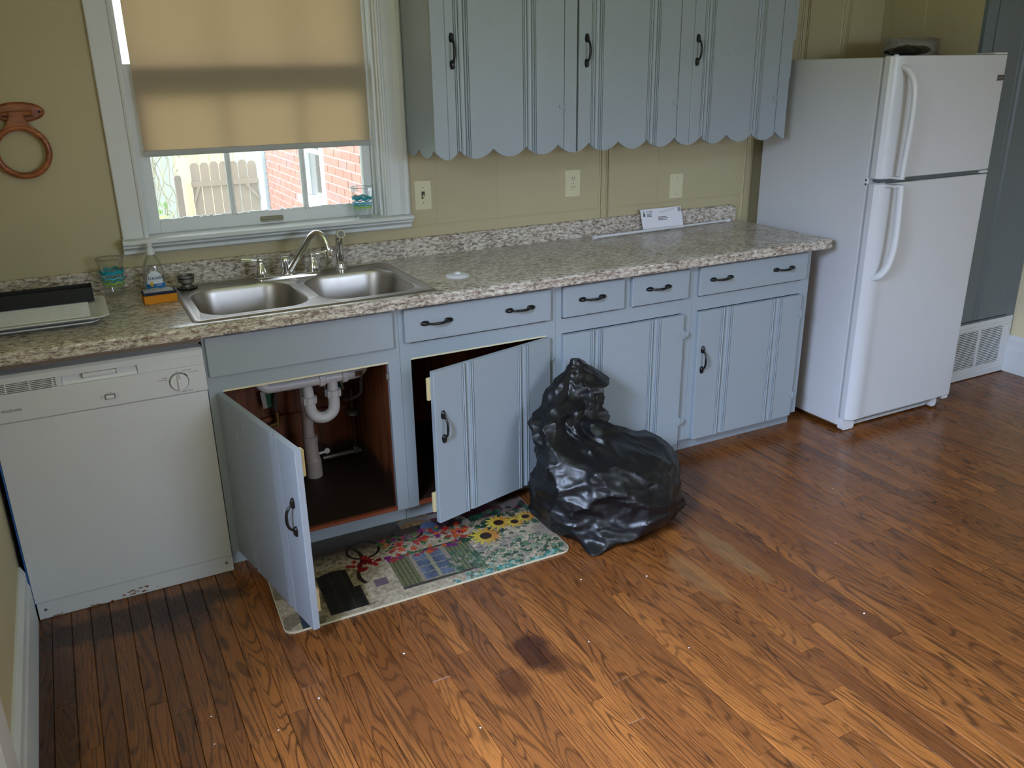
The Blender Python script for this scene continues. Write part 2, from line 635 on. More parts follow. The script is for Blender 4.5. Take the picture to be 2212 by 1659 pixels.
def text_geo(txt, size, bold=0.0):
    """flat lettering: vertices (x right, y up) and faces, centred left-bottom"""
    cu = bpy.data.curves.new('t', 'FONT')
    cu.body = txt
    cu.size = size
    cu.offset = size * bold
    cu.resolution_u = 2
    cu.extrude = 0.0
    o = bpy.data.objects.new('t', cu)
    COL.objects.link(o)
    bpy.context.view_layer.update()
    me = o.to_mesh()
    vs = [tuple(v.co) for v in me.vertices]
    fs = [tuple(p.vertices) for p in me.polygons]
    o.to_mesh_clear()
    bpy.data.objects.remove(o)
    bpy.data.curves.remove(cu)
    return vs, fs


def put_text(mb, txt, size, fn, center=False, m=0, bold=0.012):
    vs, fs = text_geo(txt, size, bold)
    if not vs:
        return
    x0, x1 = min(v[0] for v in vs), max(v[0] for v in vs)
    off = (x0 + x1) / 2 if center else x0
    mb.add([fn(v[0] - off, v[1]) for v in vs], fs, m)


def smoothcurve(pts, n=6):
    """Catmull-Rom through the points"""
    P = [Vector(p) for p in pts]
    out = []
    for i in range(len(P) - 1):
        a, b, c, d = P[max(i - 1, 0)], P[i], P[i + 1], P[min(i + 2, len(P) - 1)]
        for k in range(n):
            t = k / n
            out.append(0.5 * ((2 * b) + (c - a) * t + (2 * a - 5 * b + 4 * c - d) * t * t + (3 * b - a - 3 * c + d) * t ** 3))
    out.append(P[-1])
    return out


def rrect(x0, x1, y0, y1, r, n=6):
    pts = []
    for cx, cy, a0 in ((x1 - r, y1 - r, 0), (x0 + r, y1 - r, 90), (x0 + r, y0 + r, 180), (x1 - r, y0 + r, 270)):
        for k in range(n + 1):
            a = math.radians(a0 + 90 * k / n)
            pts.append((cx + r * math.cos(a), cy + r * math.sin(a)))
    return pts


def lerp(a, b, t):
    return a + (b - a) * t

# =============================================================== structure
H = 2.5
m = MB()
WX0, WX1, WZ0, WZ1 = 0.545, 1.465, 1.075, 2.30
m.box(-0.17, WX0, 0, 0.15, -0.5, H).box(WX1, 4.91, 0, 0.15, -0.5, H)
m.box(WX0, WX1, 0, 0.15, -0.5, WZ0).box(WX0, WX1, 0, 0.15, WZ1, H)
wall_back = struct(m.build('wall_back', 'wall'))


def bead_strip(x, w_, z0, z1, par, y=0.0):
    """moulded board joint: two beads, a flat, two beads"""
    k = w_ / 0.05
    prof = [(-.027, 0), (-.026, -.004), (-.021, -.007), (-.019, .003), (-.0175, .003), (-.016, -.006), (-.012, -.006), (-.0105, .002),
            (-.004, -.001), (.004, -.001), (.0105, .002), (.012, -.006), (.016, -.006), (.0175, .003), (.019, .003), (.021, -.007), (.026, -.004), (.027, 0)]
    mb = MB().prism([(x + a * k, y + b) for a, b in prof] + [(x + .027 * k, y + .006), (x - .027 * k, y + .006)], 'z', z0, z1)
    return mb.build('wall_bead', 'wall', par)


bead_strip(2.543, 0.050, 0.99, 2.5, wall_back)
bead_strip(3.412, 0.056, 0.92, 2.5, wall_back)
bead_strip(3.715, 0.050, 0.92, 2.5, wall_back)
bead_strip(3.992, 0.060, 0.92, 2.5, wall_back)
MB().prism([(-0.0015, 1.032), (-0.003, 1.034), (-0.003, 1.040), (0.002, 1.042), (0.002, 1.032)], 'x', 1.58, 3.38).build('wall_ledge', 'wall', wall_back)
MB().box(2.851, 2.8545, -0.0015, 0.002, 1.045, 1.36).build('wall_seam', 'wall', wall_back)
MB().box(1.703, 1.706, -0.001, 0.002, 1.0, 1.36).build('wall_seam', 'wall', wall_back)
MB().box(1.988, 1.991, -0.001, 0.002, 1.0, 1.36).build('wall_seam', 'wall', wall_back)

m = MB()
LY0, LY1, LZ0, LZ1 = -3.25, -1.95, 0.92, 2.12
m.box(-0.17, -0.02, -5.2, LY0, -0.5, H).box(-0.17, -0.02, LY1, 0, -0.5, H)
m.box(-0.17, -0.02, LY0, LY1, -0.5, LZ0).box(-0.17, -0.02, LY0, LY1, LZ1, H)
struct(m.build('wall_left', 'wall_tan'))
m = MB()
m.box(-0.17, 1.8, -5.35, -5.2, -0.5, H).box(3.5, 5.06, -5.35, -5.2, -0.5, H)
m.box(1.8, 3.5, -5.35, -5.2, -0.5, 0.9).box(1.8, 3.5, -5.35, -5.2, 2.15, H)
struct(m.build('wall_rear', 'ceiling'))
struct(MB().box(4.91, 5.06, -5.2, 0.15, -0.5, H).build('wall_right', 'wall_cream'))
struct(MB().box(-0.6, 2.15, 0.151, 0.80, 2.50, 2.56).build('sun_shade_eave', 'white_paint'))  # unseen eave, added to keep the sun off the sink window
struct(MB().box(-0.17, 5.06, -5.35, 0.15, H, H + 0.15).build('ceiling', 'ceiling'))

bb = [(0.0, 0.0), (0.0, 0.135), (0.004, 0.15), (0.004, 0.185), (0.010, 0.20), (0.014, 0.21), (0.02, 0.21), (0.02, 0.0)]
struct(MB().prism([(-a, b) for a, b in bb], 'y', -1.56, -0.612).build('baseboard_left', 'white_paint'))
struct(MB().prism([(-.0195, -1.70), (.004, -1.70), (.004, -1.575), (-.004, -1.562), (-.0195, -1.562)], 'z', 0.0005, 2.08).build('trim_1', 'white_paint'))
struct(MB().prism([(4.89 + a, b) for a, b in bb], 'y', -5.2, -0.592).build('baseboard_right', 'white_paint'))

# floor: sub-floor slab with every oak strip laid on it
floor = struct_empty('floor')
MB().box(-0.02, 4.91, -5.2, 0.0, -0.06, -0.008).build('subfloor', 'oak_gap', floor)
PW = 0.057


def strip(mb, x, y0, y1, wd, top):
    e, g = 0.0016, 0.0005
    x0, x1, a, b = x + g, x + wd - g, y0 + g, y1 - g
    vs = [(x0, a, -.008), (x1, a, -.008), (x1, b, -.008), (x0, b, -.008),
          (x0, a, top - e), (x1, a, top - e), (x1, b, top - e), (x0, b, top - e),
          (x0 + e, a + e * .6, top), (x1 - e, a + e * .6, top), (x1 - e, b - e * .6, top), (x0 + e, b - e * .6, top)]
    fs = [(0, 3, 2, 1), (0, 1, 5, 4), (1, 2, 6, 5), (2, 3, 7, 6), (3, 0, 4, 7),
          (4, 5, 9, 8), (5, 6, 10, 9), (6, 7, 11, 10), (7, 4, 8, 11), (8, 9, 10, 11)]
    mb.add(vs, fs)


base_strip = None
rest = MB()
rr = random.Random(3)
n_strips = 0
rows = int(4.93 / PW) + 1
for i in range(rows):
    x = -0.02 + i * PW
    wd = min(PW, 4.91 - x)
    y = -0.0 - rr.uniform(0.0, 0.9)
    edges = [0.0]
    while y > -5.2:
        edges.append(y)
        y -= rr.choice([rr.uniform(0.45, 0.9), rr.uniform(0.8, 1.5)])
    edges.append(-5.2)
    for y1, y0 in zip(edges[:-1], edges[1:]):
        if y1 - y0 < 0.02:
            continue
        xm = x + wd
        near = -1.262 - (xm + .088) * .5414 if xm < 2.18 else -2.491 + (x - 2.182) * .651
        seen = y1 > near - 0.02 and y0 < (-0.55 if x < 4.15 else -0.58) and not (3.42 < x < 4.10 and y0 > -0.78)
        if not seen or wd < PW * 0.9 or n_strips >= 299:
            strip(rest, x, y0, y1, wd, 0.0)
            continue
        n_strips += 1
        L = y1 - y0
        if base_strip is None:
            b = MB()
            strip(b, 0, 0, 1.0, PW, 0.0)
            base_strip = b.build('floor_strip', 'oak', floor, at=(x, y0, 0))
            base_strip.scale = (1, L, 1)
        else:
            share(base_strip, 'floor_strip', floor, (x, y0, rr.uniform(-.0003, .0003)), scale=(1, L, 1))
fo = rest.build('floor_strips_beyond', 'oak', floor)
fo['kind'] = 'stuff'

# ------------------------------------------------------------------ window
win = struct_empty('window_1', (1.02, 0, 1.09))
MB().prism([(0.471, -0.0), (0.471, -0.018), (0.474, -0.02), (0.541, -0.02), (0.543, -0.026), (0.550, -0.028), (0.556, -0.024), (0.557, -0.015),
            (0.560, -0.015), (0.560, 0.0)], 'z', 1.095, 2.36).build('casing', 'white_paint', win)
MB().prism([(1.465, 0), (1.465, -0.016), (1.470, -0.018), (1.473, -0.026), (1.480, -0.028), (1.486, -0.022), (1.492, -0.022), (1.497, -0.017),
            (1.535, -0.017), (1.545, -0.024), (1.553, -0.030), (1.566, -0.032), (1.573, -0.028), (1.575, -0.018), (1.575, 0)], 'z', 1.095, 2.36).build('casing', 'white_paint', win)
MB().box(0.471, 1.575, -0.025, 0, 2.30, 2.42).build('casing', 'white_paint', win)
# stool and apron: one deep moulded ledge
st = [(-0.072, 1.092), (-0.068, 1.097), (0.055, 1.097), (0.055, 1.076), (-0.002, 1.076), (-0.002, 1.042), (-0.03, 1.042), (-0.036, 1.046), (-0.036, 1.057),
      (-0.042, 1.062), (-0.05, 1.066), (-0.056, 1.070), (-0.056, 1.076), (-0.066, 1.079), (-0.072, 1.084)]
MB().prism(st, 'x', 0.466, 1.572).build('stool', 'white_paint', win)
for x0, x1 in ((WX0, WX0 + 0.010), (WX1 - 0.012, WX1)):
    MB().box(x0, x1, 0.0, 0.15, 1.097, 2.30).build('jamb', 'white_paint', win)
    sx = x1 if x0 < 1 else x0
    MB().box(min(sx, sx + (0.006 if x0 < 1 else -0.012)), max(sx, sx + (0.006 if x0 < 1 else -0.012)), 0.034, 0.046, 1.097, 2.30).build('stop', 'white_paint', win)
MB().box(WX0, WX1, 0.0, 0.15, 2.285, 2.30).build('jamb', 'white_paint', win)
MB().prism([(0.055, 1.09), (0.20, 1.06), (0.20, 1.03), (0.055, 1.03)], 'x', WX0, WX1).build('sill', 'ext_white', win)


def sash(y0, y1, z0, z1, zr, ztop, gx0=0.610):
    f = MB()
    f.box(0.556, gx0, y0, y1, z0, z1).box(1.406, 1.453, y0, y1, z0, z1)
    f.box(gx0, 1.406, y0, y1, z0, zr).box(gx0, 1.406, y0, y1, ztop, z1)
    so_ = f.build('sash', 'white_paint', win, bev=0.002)
    ym = (y0 + y1) / 2
    for xm in (0.882, 1.165):
        pr = [(xm - .010, ym - .004), (xm - .004, y0 + .002), (xm + .004, y0 + .002), (xm + .010, ym - .004), (xm + .010, ym + .010), (xm - .010, ym + .010)]
        MB().prism(pr, 'z', zr, ztop).build('muntin', 'white_paint', so_)
    for xa, xb in ((gx0, 0.872), (0.892, 1.155), (1.175, 1.406)):
        MB().box(xa, xb, ym + .002, ym + .005, zr, ztop).build('pane', 'glass', so_)
    return so_


low = sash(0.048, 0.081, 1.097, 1.690, 1.142, 1.590)
pt = MB()
for (xa, xb) in ((0.612, 0.872), (0.892, 1.155), (1.175, 1.404)):
    n = 22
    for i in range(n):
        a, b = lerp(xa, xb, i / n), lerp(xa, xb, (i + 1) / n)
        h = 0.004 + 0.005 * rr.random()
        pt.box(a, b, 0.0495, 0.064, 1.141, 1.142 + h)
pt.build('putty', 'white_paint', low, label='chipped uneven white putty along the panes')['kind'] = 'stuff'
sash(0.086, 0.119, 1.640, 2.285, 1.690, 2.24, 0.571)
lf = MB()
lf.prism(rrect(0.975, 1.066, 1.104, 1.127, .006, 3), 'y', 0.0462, 0.0482)
lf.prism([(0.0465, 1.126), (0.034, 1.124), (0.030, 1.118), (0.034, 1.114), (0.0465, 1.115)], 'x', 0.980, 1.061)
for xx in (0.983, 1.058):
    lf.lathe([(0.004, 0), (0.003, 0.002)], (xx, 0.0465, 1.109), 10, axis='y')
lf.build('sash_lift', 'brass_plate', win, label='worn metal finger lift with chipped paint')

# roller blind
bl = thing('roller_blind', 'beige roller blind pulled most of the way down the window over the sink', 'blind', (1.01, 0.008, 1.376))
m = MB()
nx, nz = 16, 20
for i in range(nx + 1):
    for j in range(nz + 1):
        x = lerp(0.590, 1.434, i / nx)
        z = lerp(1.394, 2.24, j / nz)
        m.v.append((x, 0.018 + 0.0015 * math.sin(x * 9 + z * 3), z))
m.f = [(i * (nz + 1) + j, (i + 1) * (nz + 1) + j, (i + 1) * (nz + 1) + j + 1, i * (nz + 1) + j + 1) for i in range(nx) for j in range(nz)]
m.mi = [0] * len(m.f)
m.build('cloth', 'blind', bl, smooth=40)
MB().prism(rrect(0.013, 0.023, 1.376, 1.398, .004, 4), 'x', 0.588, 1.436).build('hem_bar', plain('blind_hem', s(168, 172, 172), 0.6), bl, smooth=40)
MB().lathe([(0.0115, 0), (0.0115, 0.85)], (0.588, 0.018, 2.255), 20, axis='x').build('roller', 'white_plastic', bl, smooth=40)

# ------------------------------------------------------ built-in closet, grille
cl = thing('closet', 'tall built-in closet, slate gray front and yellow side, right of the refrigerator', 'closet', (4.58, -0.3, 0))
MB().box(4.26, 4.28, -0.57, -0.001, 0, H - .001).build('side_panel', 'wall', cl, label='yellow painted side panel')
MB().box(4.257, 4.262, -0.255, -0.06, 1.797, H - .01).build('access_panel', 'wall', cl, bev=.001)
f = MB()
f.box(4.26, 4.335, -0.59, -0.57, 0, H - .001).box(4.838, 4.909, -0.59, -0.57, 0, H - .001)
f.box(4.335, 4.838, -0.59, -0.57, 0, 0.335).box(4.335, 4.838, -0.59, -0.57, 2.3, H - .001)
f.build('face_frame', 'gray_door', cl)
prof = [(4.338, -.572), (4.338, -.594), (4.54, -.594), (4.545, -.590), (4.549, -.594), (4.556, -.590), (4.576, -.590), (4.582, -.594), (4.587, -.590), (4.592, -.594), (4.834, -.594), (4.834, -.572)]
cdoor = MB().prism(prof, 'z', 0.342, 2.296).build('door', 'gray_door', cl)
MB().lathe([(.004, 0), (.004, .05)], (4.838, -.594, .44), 8).box(4.81, 4.838, -.596, -.594, .442, .488).build('hinge', 'gray_door', cdoor)
MB().lathe([(.004, 0), (.004, .05)], (4.838, -.594, 1.9), 8).build('hinge', 'gray_door', cdoor)

gr = thing('return_air_grille', 'white louvred return air grille at floor level right of the refrigerator', 'vent', (4.63, -0.6, 0))
f = MB()
X0, X1, Z0, Z1 = 4.335, 4.893, 0.004, 0.328
GX = ((4.40, 4.612), (4.636, 4.822))
GZ0, GZ1 = 0.07, 0.282
yb, yf = -0.591, -0.599
f.box(X0, X1, yf, yb, Z0, GZ0).box(X0, X1, yf, yb, GZ1, Z1)
f.box(X0, 4.40, yf, yb, GZ0, GZ1).box(4.612, 4.636, yf, yb, GZ0, GZ1).box(4.822, X1, yf, yb, GZ0, GZ1)
f.build('frame', 'white_paint', gr, bev=.003)
rim = MB()
rim.box(X0 + .03, X1 - .028, yf - .003, yf, Z1 - .028, Z1 - .024).box(X0 + .03, X1 - .028, yf - .003, yf, Z0 + .03, Z0 + .034).box(X1 - .032, X1 - .028, yf - .003, yf, Z0 + .03, Z1 - .024)
rim.build('rim', 'white_paint', gr)
MB().box(4.40, 4.822, yb - .001, yb, GZ0, GZ1).build('louvre_shade_sheet', 'dark_gap', gr)  # dark sheet that paints the shade behind the louvres
lv = MB()
for xa, xb in GX:
    for k in range(21):
        z = lerp(GZ0 + .004, GZ1 - .006, k / 20)
        lv.prism([(yf + .0006, z), (yb - .0015, z + .0035), (yb - .0015, z + .0050), (yf + .0006, z + .0054)], 'x', xa, xb)
lo = lv.build('louvres', 'white_paint', gr)
lo['kind'] = 'stuff'
MB().lathe([(.005, 0), (.003, .002)], (4.735, yf, .302), 10, axis='y').build('screw', 'steel_dull', gr)

# ========================================================== cabinets and pulls
hb = MB()


def spade(z, sgn):
    pts = []
    for k in range(20):
        a = 2 * math.pi * k / 20
        r = 0.0128 + 0.0030 * math.cos(2 * a)
        if math.cos(a) > 0.9:
            r += 0.003
        pts.append((r * math.sin(a) * 0.95, z + sgn * r * math.cos(a)))
    n = len(pts)
    vs = [(x, 0, zz) for x, zz in pts] + [(x * .9, -.0060, z + (zz - z) * .9) for x, zz in pts] + [(x * .45, -.0105, z + (zz - z) * .45) for x, zz in pts]
    fs = [(i, (i + 1) % n, (i + 1) % n + n, i + n) for i in range(n)] + [(i + n, (i + 1) % n + n, (i + 1) % n + 2 * n, i + 2 * n) for i in range(n)]
    fs += [tuple(range(2 * n, 3 * n)), tuple(range(n - 1, -1, -1))]
    hb.add(vs, fs)


spade(0.045, 1)
spade(-0.045, -1)
cv = smoothcurve([(0, -.003, -.043), (0, -.012, -.038), (0, -.021, -.028), (0, -.026, -.012), (0, -.0265, 0), (0, -.026, .012), (0, -.021, .028), (0, -.012, .038), (0, -.003, .043)], 4)
hb.tube(cv, [lerp(.0034, .0052, 1 - abs(2 * i / (len(cv) - 1) - 1)) for i in range(len(cv))], 10)
_pull = [None]


def pull(parent, at, horiz=False, rot=None):
    r = rot if rot is not None else ((0, math.pi / 2, 0) if horiz else (0, 0, 0))
    if _pull[0] is None:
        _pull[0] = hb.build('handle', 'black_iron', parent, smooth=40, at=at, rot=r)
        return _pull[0]
    return share(_pull[0], 'handle', parent, at, r)


hg = MB()


def dplate(sgn):
    pts = [(0.0045 * sgn, -.013)] + [(sgn * (0.0045 + 0.021 * math.cos(math.radians(a))), 0.013 * math.sin(math.radians(a))) for a in range(-80, 81, 20)] + [(0.0045 * sgn, .013)]
    hg.prism(pts, 'y', -0.0030, 0.0)


dplate(1)
dplate(-1)
for za, zb in ((-.017, -.0065), (-.0055, .0055), (.0065, .017)):
    hg.lathe([(.0044, za), (.0044, zb)], (0, -.003, 0), 10)
_hinge = [None]


def hinge(parent, at):
    if _hinge[0] is None:
        _hinge[0] = hg.build('hinge', 'paint', parent, smooth=40, at=at)
        return _hinge[0]
    return share(_hinge[0], 'hinge', parent, at)


def band_profile(c, wd):
    k = wd / 0.06
    one = ((-.0050, 0), (-.0046, .006), (-.0030, .006), (-.0024, -.0005), (-.0010, -.0022), (.0010, -.0022), (.0024, -.0005), (.0030, .006), (.0046, .006), (.0050, 0))
    two = [(-.0245 + a, b) for a, b in one] + [(-.0155 + a + .0012, b) for a, b in one[4:]]
    out = two + [(-.0080, .0030), (0, .0042), (.0080, .0030)] + [(-a, b) for a, b in reversed(two)]
    return [(c + a * k, b) for a, b in out]


def board_door(sgn, width, height, bands, thick=0.02, zb=None, mat='paint'):
    """door in hinge space: hinge at x=0, leaf runs to x=sgn*width, front face towards -y"""
    pr = [(0.0, 0.0), (0.0, -thick + .002), (0.002, -thick)]
    for c, wd in bands:
        pr += [(u, -thick + d) for u, d in band_profile(c, wd)]
    pr += [(width - .002, -thick), (width, -thick + .002), (width, 0.0)]
    mb = MB()
    if zb is None:
        mb.prism([(sgn * u, d) for u, d in pr], 'z', 0.0, height)
        return mb
    # scalloped lower edge: columns with their own bottom height
    front = pr[1:-1]
    us = [front[0]]
    for a, b in zip(front[:-1], front[1:]):
        n = max(1, int((b[0] - a[0]) / 0.006))
        us += [(lerp(a[0], b[0], k / n), lerp(a[1], b[1], k / n)) for k in range(1, n + 1)]
    n = len(us)
    vs = []
    for u, d in us:
        z0 = zb(sgn * u)
        vs += [(sgn * u, d, z0), (sgn * u, d, height), (sgn * u, 0, z0), (sgn * u, 0, height)]
    fs = []
    for i in range(n - 1):
        a, b = 4 * i, 4 * i + 4
        fs += [(a, b, b + 1, a + 1), (a + 2, a + 3, b + 3, b + 2), (a, a + 2, b + 2, b), (a + 1, b + 1, b + 3, a + 3)]
    fs += [(0, 1, 3, 2), (4 * n - 4, 4 * n - 2, 4 * n - 1, 4 * n - 3)]
    mb.add(vs, fs)
    return mb


YF = -0.60
ZT, ZB = 0.665, 0.07


def base_unit(name, label, x0, x1, op, zl=0.868, zr=0.868):
    t = thing(name, label, 'cabinet', ((x0 + x1) / 2, -0.3, 0), 'base cabinets under the granite worktop')
    ox0, ox1 = op
    zt = 0.868
    for xa, xb in ((x0, ox0), (ox1, x1)):
        MB().box(xa, xb, YF, YF + .02, ZB, zt).build('stile', 'paint', t)
    for za, zb in ((0.668 if name in ('two_drawer_cabinet', 'end_cabinet') else 0.672, 0.728), (0.85, zt)):
        MB().box(ox0, ox1, YF, YF + .02, za, zb).build('rail', 'paint', t)
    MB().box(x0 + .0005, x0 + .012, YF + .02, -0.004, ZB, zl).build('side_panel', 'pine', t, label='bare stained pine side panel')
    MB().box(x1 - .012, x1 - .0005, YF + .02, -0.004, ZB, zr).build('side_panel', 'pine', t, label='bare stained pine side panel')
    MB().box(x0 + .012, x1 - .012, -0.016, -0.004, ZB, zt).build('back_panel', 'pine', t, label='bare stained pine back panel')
    MB().box(x0 + .012, x1 - .012, YF + .02, -0.016, ZB, ZB + .014).build('cabinet_floor', 'pine_dark', t)
    MB().box(x0 + .0005, x1 - .0005, -0.56, -0.545, 0.001, ZB).build('toe_kick', 'paint_worn', t)
    return t


def drawer(t, x0, x1, pulls, z0=0.735, z1=0.8585, pl=True):
    fr = MB().prism([(x0, z0), (x1, z0), (x1, z1), (x0, z1)], 'y', YF - .018, YF - .001).build('drawer', 'paint', t, bev=.004)
    o = ORG[t.name]
    for px in pulls:
        pull(fr, (px - o.x, YF - .018 - o.y, 0.800 - o.z), True)
    return fr


def leaf(t, sgn, hx, width, bands, hu, rot=0.0, hz=(0.48,), mat='paint', height=ZT - ZB, zb0=ZB, hng=(0.576, 0.175)):
    o = ORG[t.name]
    d = board_door(sgn, width, height, bands).build('door', mat, t, at=(hx - o.x, YF - .0005 - o.y, zb0 - o.z), rot=(0, 0, rot))
    pull(d, (sgn * hu, -0.02, hz[0] - zb0))
    return d


# sink base: false front, open left-hinged door
t = base_unit('sink_cabinet', 'blue-gray base cabinet under the sink, its door wide open on white drain pipes', 0.6185, 1.284, (0.664, 1.239), zr=0.70)
o = ORG[t.name]
MB().prism([(0.627, 0.724), (1.262, 0.724), (1.262, 0.8585), (0.627, 0.8585)], 'y', YF - .014, YF - .001).build('false_drawer_front', 'paint', t, bev=.003, label='plain board without handles')
MB().box(0.664, 1.239, YF + .0005, YF + .0195, 0.6655, 0.672).build('rail_edge', 'cream', t, label='bare cream edge of the rail')
MB().box(0.664, 1.239, YF + .004, YF + .0195, ZB, ZB + .013).build('sill_edge', 'red_wood', t, label='raw reddish wood edge')
MB().box(1.2405, 1.2718, YF + .021, YF + .04, ZB + .014, 0.66).build('stile_edge', 'red_wood', t)
d0 = leaf(t, 1, 0.662, 0.589, ((0.153, 0.066), (0.442, 0.060)), 0.543, rot=math.radians(-79.24), hz=(0.437,), mat='paint_worn')
for za, zb_ in ((0.50, 0.585), (0.045, 0.125)):
    MB().box(0.55, 0.574, 0.0005, 0.016, za, zb_).build('foam_block', 'cat_cream', d0, at=(0, 0, 0), bev=.003)
for hz in (0.565, 0.175):
    hinge(t, (0.6625 - o.x, YF - .001 - o.y, hz))
MB().box(1.228, 1.2395, YF - .004, YF + .008, 0.606, 0.628).build('latch', 'steel_dull', t, bev=.002)
# pine back: mouldings that show through the open door
MB().prism([(-.016, .300), (-.030, .304), (-.030, .316), (-.022, .320), (-.016, .320)], 'x', 0.64, 1.27).build('back_moulding', 'pine', t)
for bx in (0.72, 1.225):
    mb = MB()
    for k in range(4):
        mb.box(bx + k * .013 - .026, bx + k * .013 - .019, -.021, -.0155, .32, .66)
    mb.build('back_bead', 'pine', t)

# drawer base: door ajar, hinged right
t = base_unit('drawer_cabinet', 'blue-gray base cabinet with one wide two-handled drawer and a door standing ajar', 1.285, 1.934, (1.326, 1.893), zl=0.70)
o = ORG[t.name]
drawer(t, 1.303, 1.906, (1.427, 1.769))
MB().box(1.326, 1.893, YF + .0005, YF + .0195, 0.6655, 0.672).build('rail_edge', 'cream', t, label='bare cream edge of the rail')
MB().box(1.326, 1.893, YF + .004, YF + .0195, ZB, ZB + .013).build('sill_edge', 'red_wood', t, label='raw reddish wood edge')
d1 = leaf(t, -1, 1.896, 0.578, ((0.148, 0.060), (0.424, 0.058)), 0.543, rot=math.radians(14.92), hz=(0.450,))
for za, zb_ in ((0.485, 0.57), (0.04, 0.12)):
    MB().box(-0.589, -0.560, 0.0005, 0.012, za, zb_).build('foam_block', 'cat_cream', d1, at=(0, 0, 0), bev=.003)
hinge(t, (1.897 - o.x, YF - .005 - o.y, 0.573))
hinge(t, (1.897 - o.x, YF - .005 - o.y, 0.176))
mb = MB()
for k in range(4):
    mb.box(1.50 + k * .013, 1.507 + k * .013, -.021, -.0155, .10, .66)
mb.build('back_bead', 'pine', t)

t = base_unit('two_drawer_cabinet', 'blue-gray base cabinet with two small drawers, behind the black bag', 1.935, 2.609, (1.963, 2.556))
o = ORG[t.name]
drawer(t, 1.962, 2.249, (2.093,))
drawer(t, 2.286, 2.576, (2.417,))
d = leaf(t, -1, 2.557, 0.594, ((0.150, 0.060), (0.441, 0.060)), 0.565, hz=(0.448,))
hinge(t, (2.5575 - o.x, YF - .0205 - o.y, 0.578))
hinge(t, (2.5575 - o.x, YF - .0205 - o.y, 0.176))

t = base_unit('end_cabinet', 'blue-gray base cabinet at the right end, next to the refrigerator', 2.610, 3.284, (2.640, 3.232))
o = ORG[t.name]
drawer(t, 2.634, 3.250, (2.749, 3.106))
d = leaf(t, -1, 3.233, 0.594, ((0.150, 0.066), (0.441, 0.066)), 0.566, hz=(0.446,))
hinge(t, (3.2335 - o.x, YF - .0205 - o.y, 0.577))
hinge(t, (3.2335 - o.x, YF - .0205 - o.y, 0.175))

# ------------------------------------------------------ wall cabinets, scalloped
LOBES = [1.575, 1.673] + [1.673 + 0.1452 * k for k in range(1, 12)] + [3.40]


def scal(x):
    for a, b in zip(LOBES[:-1], LOBES[1:]):
        if a <= x <= b:
            q = (x - a) / (b - a)
            return 1.368 - 0.036 * (math.sin(math.pi * q) ** 0.75 if 0 < q < 1 else 0)
    return 1.368


YU = -0.32
UT = 2.3


def scal_board(name, x0, x1, par, y0=YU, y1=YU + .02, zf=scal, mat='paint', top=UT):
    n = max(2, int((x1 - x0) / .006))
    vs = []
    for i in range(n + 1):
        x = lerp(x0, x1, i / n)
        z0 = zf(x)
        vs += [(x, y0, z0), (x, y0, top), (x, y1, z0), (x, y1, top)]
    fs = []
    for i in range(n):
        a, b = 4 * i, 4 * i + 4
        fs += [(a, b, b + 1, a + 1), (a + 2, a + 3, b + 3, b + 2), (a, a + 2, b + 2, b), (a + 1, b + 1, b + 3, a + 3)]
    fs += [(0, 1, 3, 2), (4 * n, 4 * n + 2, 4 * n + 3, 4 * n + 1)]
    return MB().add(vs, fs).build(name, mat, par)


def wall_unit(label, x0, x1, dx0, dx1, bands, hx, handle_x, stiles):
    t = thing('wall_cabinet', label, 'cabinet', ((x0 + x1) / 2, -0.16, 1.38), 'scalloped wall cabinets')
    o = ORG[t.name]
    for za, zb in ((1.405, 1.423), (UT - .018, UT)):
        MB().box(x0 + .002, x1 - .002, YU + .021, -0.002, za, zb).build('shelf_board', 'paint', t)
    for xa, xb in ((x0 + .002, x0 + .016), (x1 - .016, x1 - .002)):
        MB().box(xa, xb, YU + .021, -0.002, 1.423, UT - .018).build('side_panel', 'paint', t)
    for a, b in stiles:
        scal_board('stile', a, b, t)
    wd = dx1 - dx0
    hx_ = dx1
    d = board_door(-1, wd, UT - 1.38, [(dx1 - c_, w_) for c_, w_ in sorted(bands, reverse=True)],
                   zb=lambda lx: scal(hx_ + lx) - 1.38).build('door', 'paint', t, at=(hx_ - o.x, YU + .0195 - o.y, 0.0))
    pull(d, (handle_x - hx_, -0.02, 1.718 - 1.38))
    hinge(t, (hx - o.x, YU - .001 - o.y, 1.512 - 1.38))
    hinge(t, (hx - o.x, YU - .001 - o.y, 2.15 - 1.38))
    return t


u1 = wall_unit('blue-gray wall cabinet nearest the window, scalloped lower edge', 1.575, 2.193, 1.6315, 2.1355, [(1.694, .060), (1.980, .060)], 2.1365, 1.655, [(1.575, 1.630), (2.1375, 2.193)])
# left end panel with its own two scallops
n = 44
vs = []
for i in range(n + 1):
    y = lerp(YU + .021, -0.001, i / n)
    q = (y - (YU + .021)) / 0.146
    q -= math.floor(q)
    z0 = 1.368 - .034 * (math.sin(math.pi * q) ** .75 if 0 < q < 1 else 0)
    vs += [(1.575, y, z0), (1.575, y, UT), (1.593, y, z0), (1.593, y, UT)]
fs = []
for i in range(n):
    a, b = 4 * i, 4 * i + 4
    fs += [(a, b, b + 1, a + 1), (a + 2, a + 3, b + 3, b + 2), (a, a + 2, b + 2, b), (a + 1, b + 1, b + 3, a + 3)]
fs += [(0, 1, 3, 2), (4 * n, 4 * n + 2, 4 * n + 3, 4 * n + 1)]
vs = [(1.575 if x < 1.58 else 1.5768, y, z) for x, y, z in vs]
MB().add(vs, fs).build('end_panel', 'paint', u1)
u2 = wall_unit('blue-gray wall cabinet in the middle, its door leaving a dark gap at the left', 2.1945, 2.768, 2.203, 2.698, [(2.289, .058), (2.566, .058)], 2.699, 2.238, [(2.700, 2.7675)])
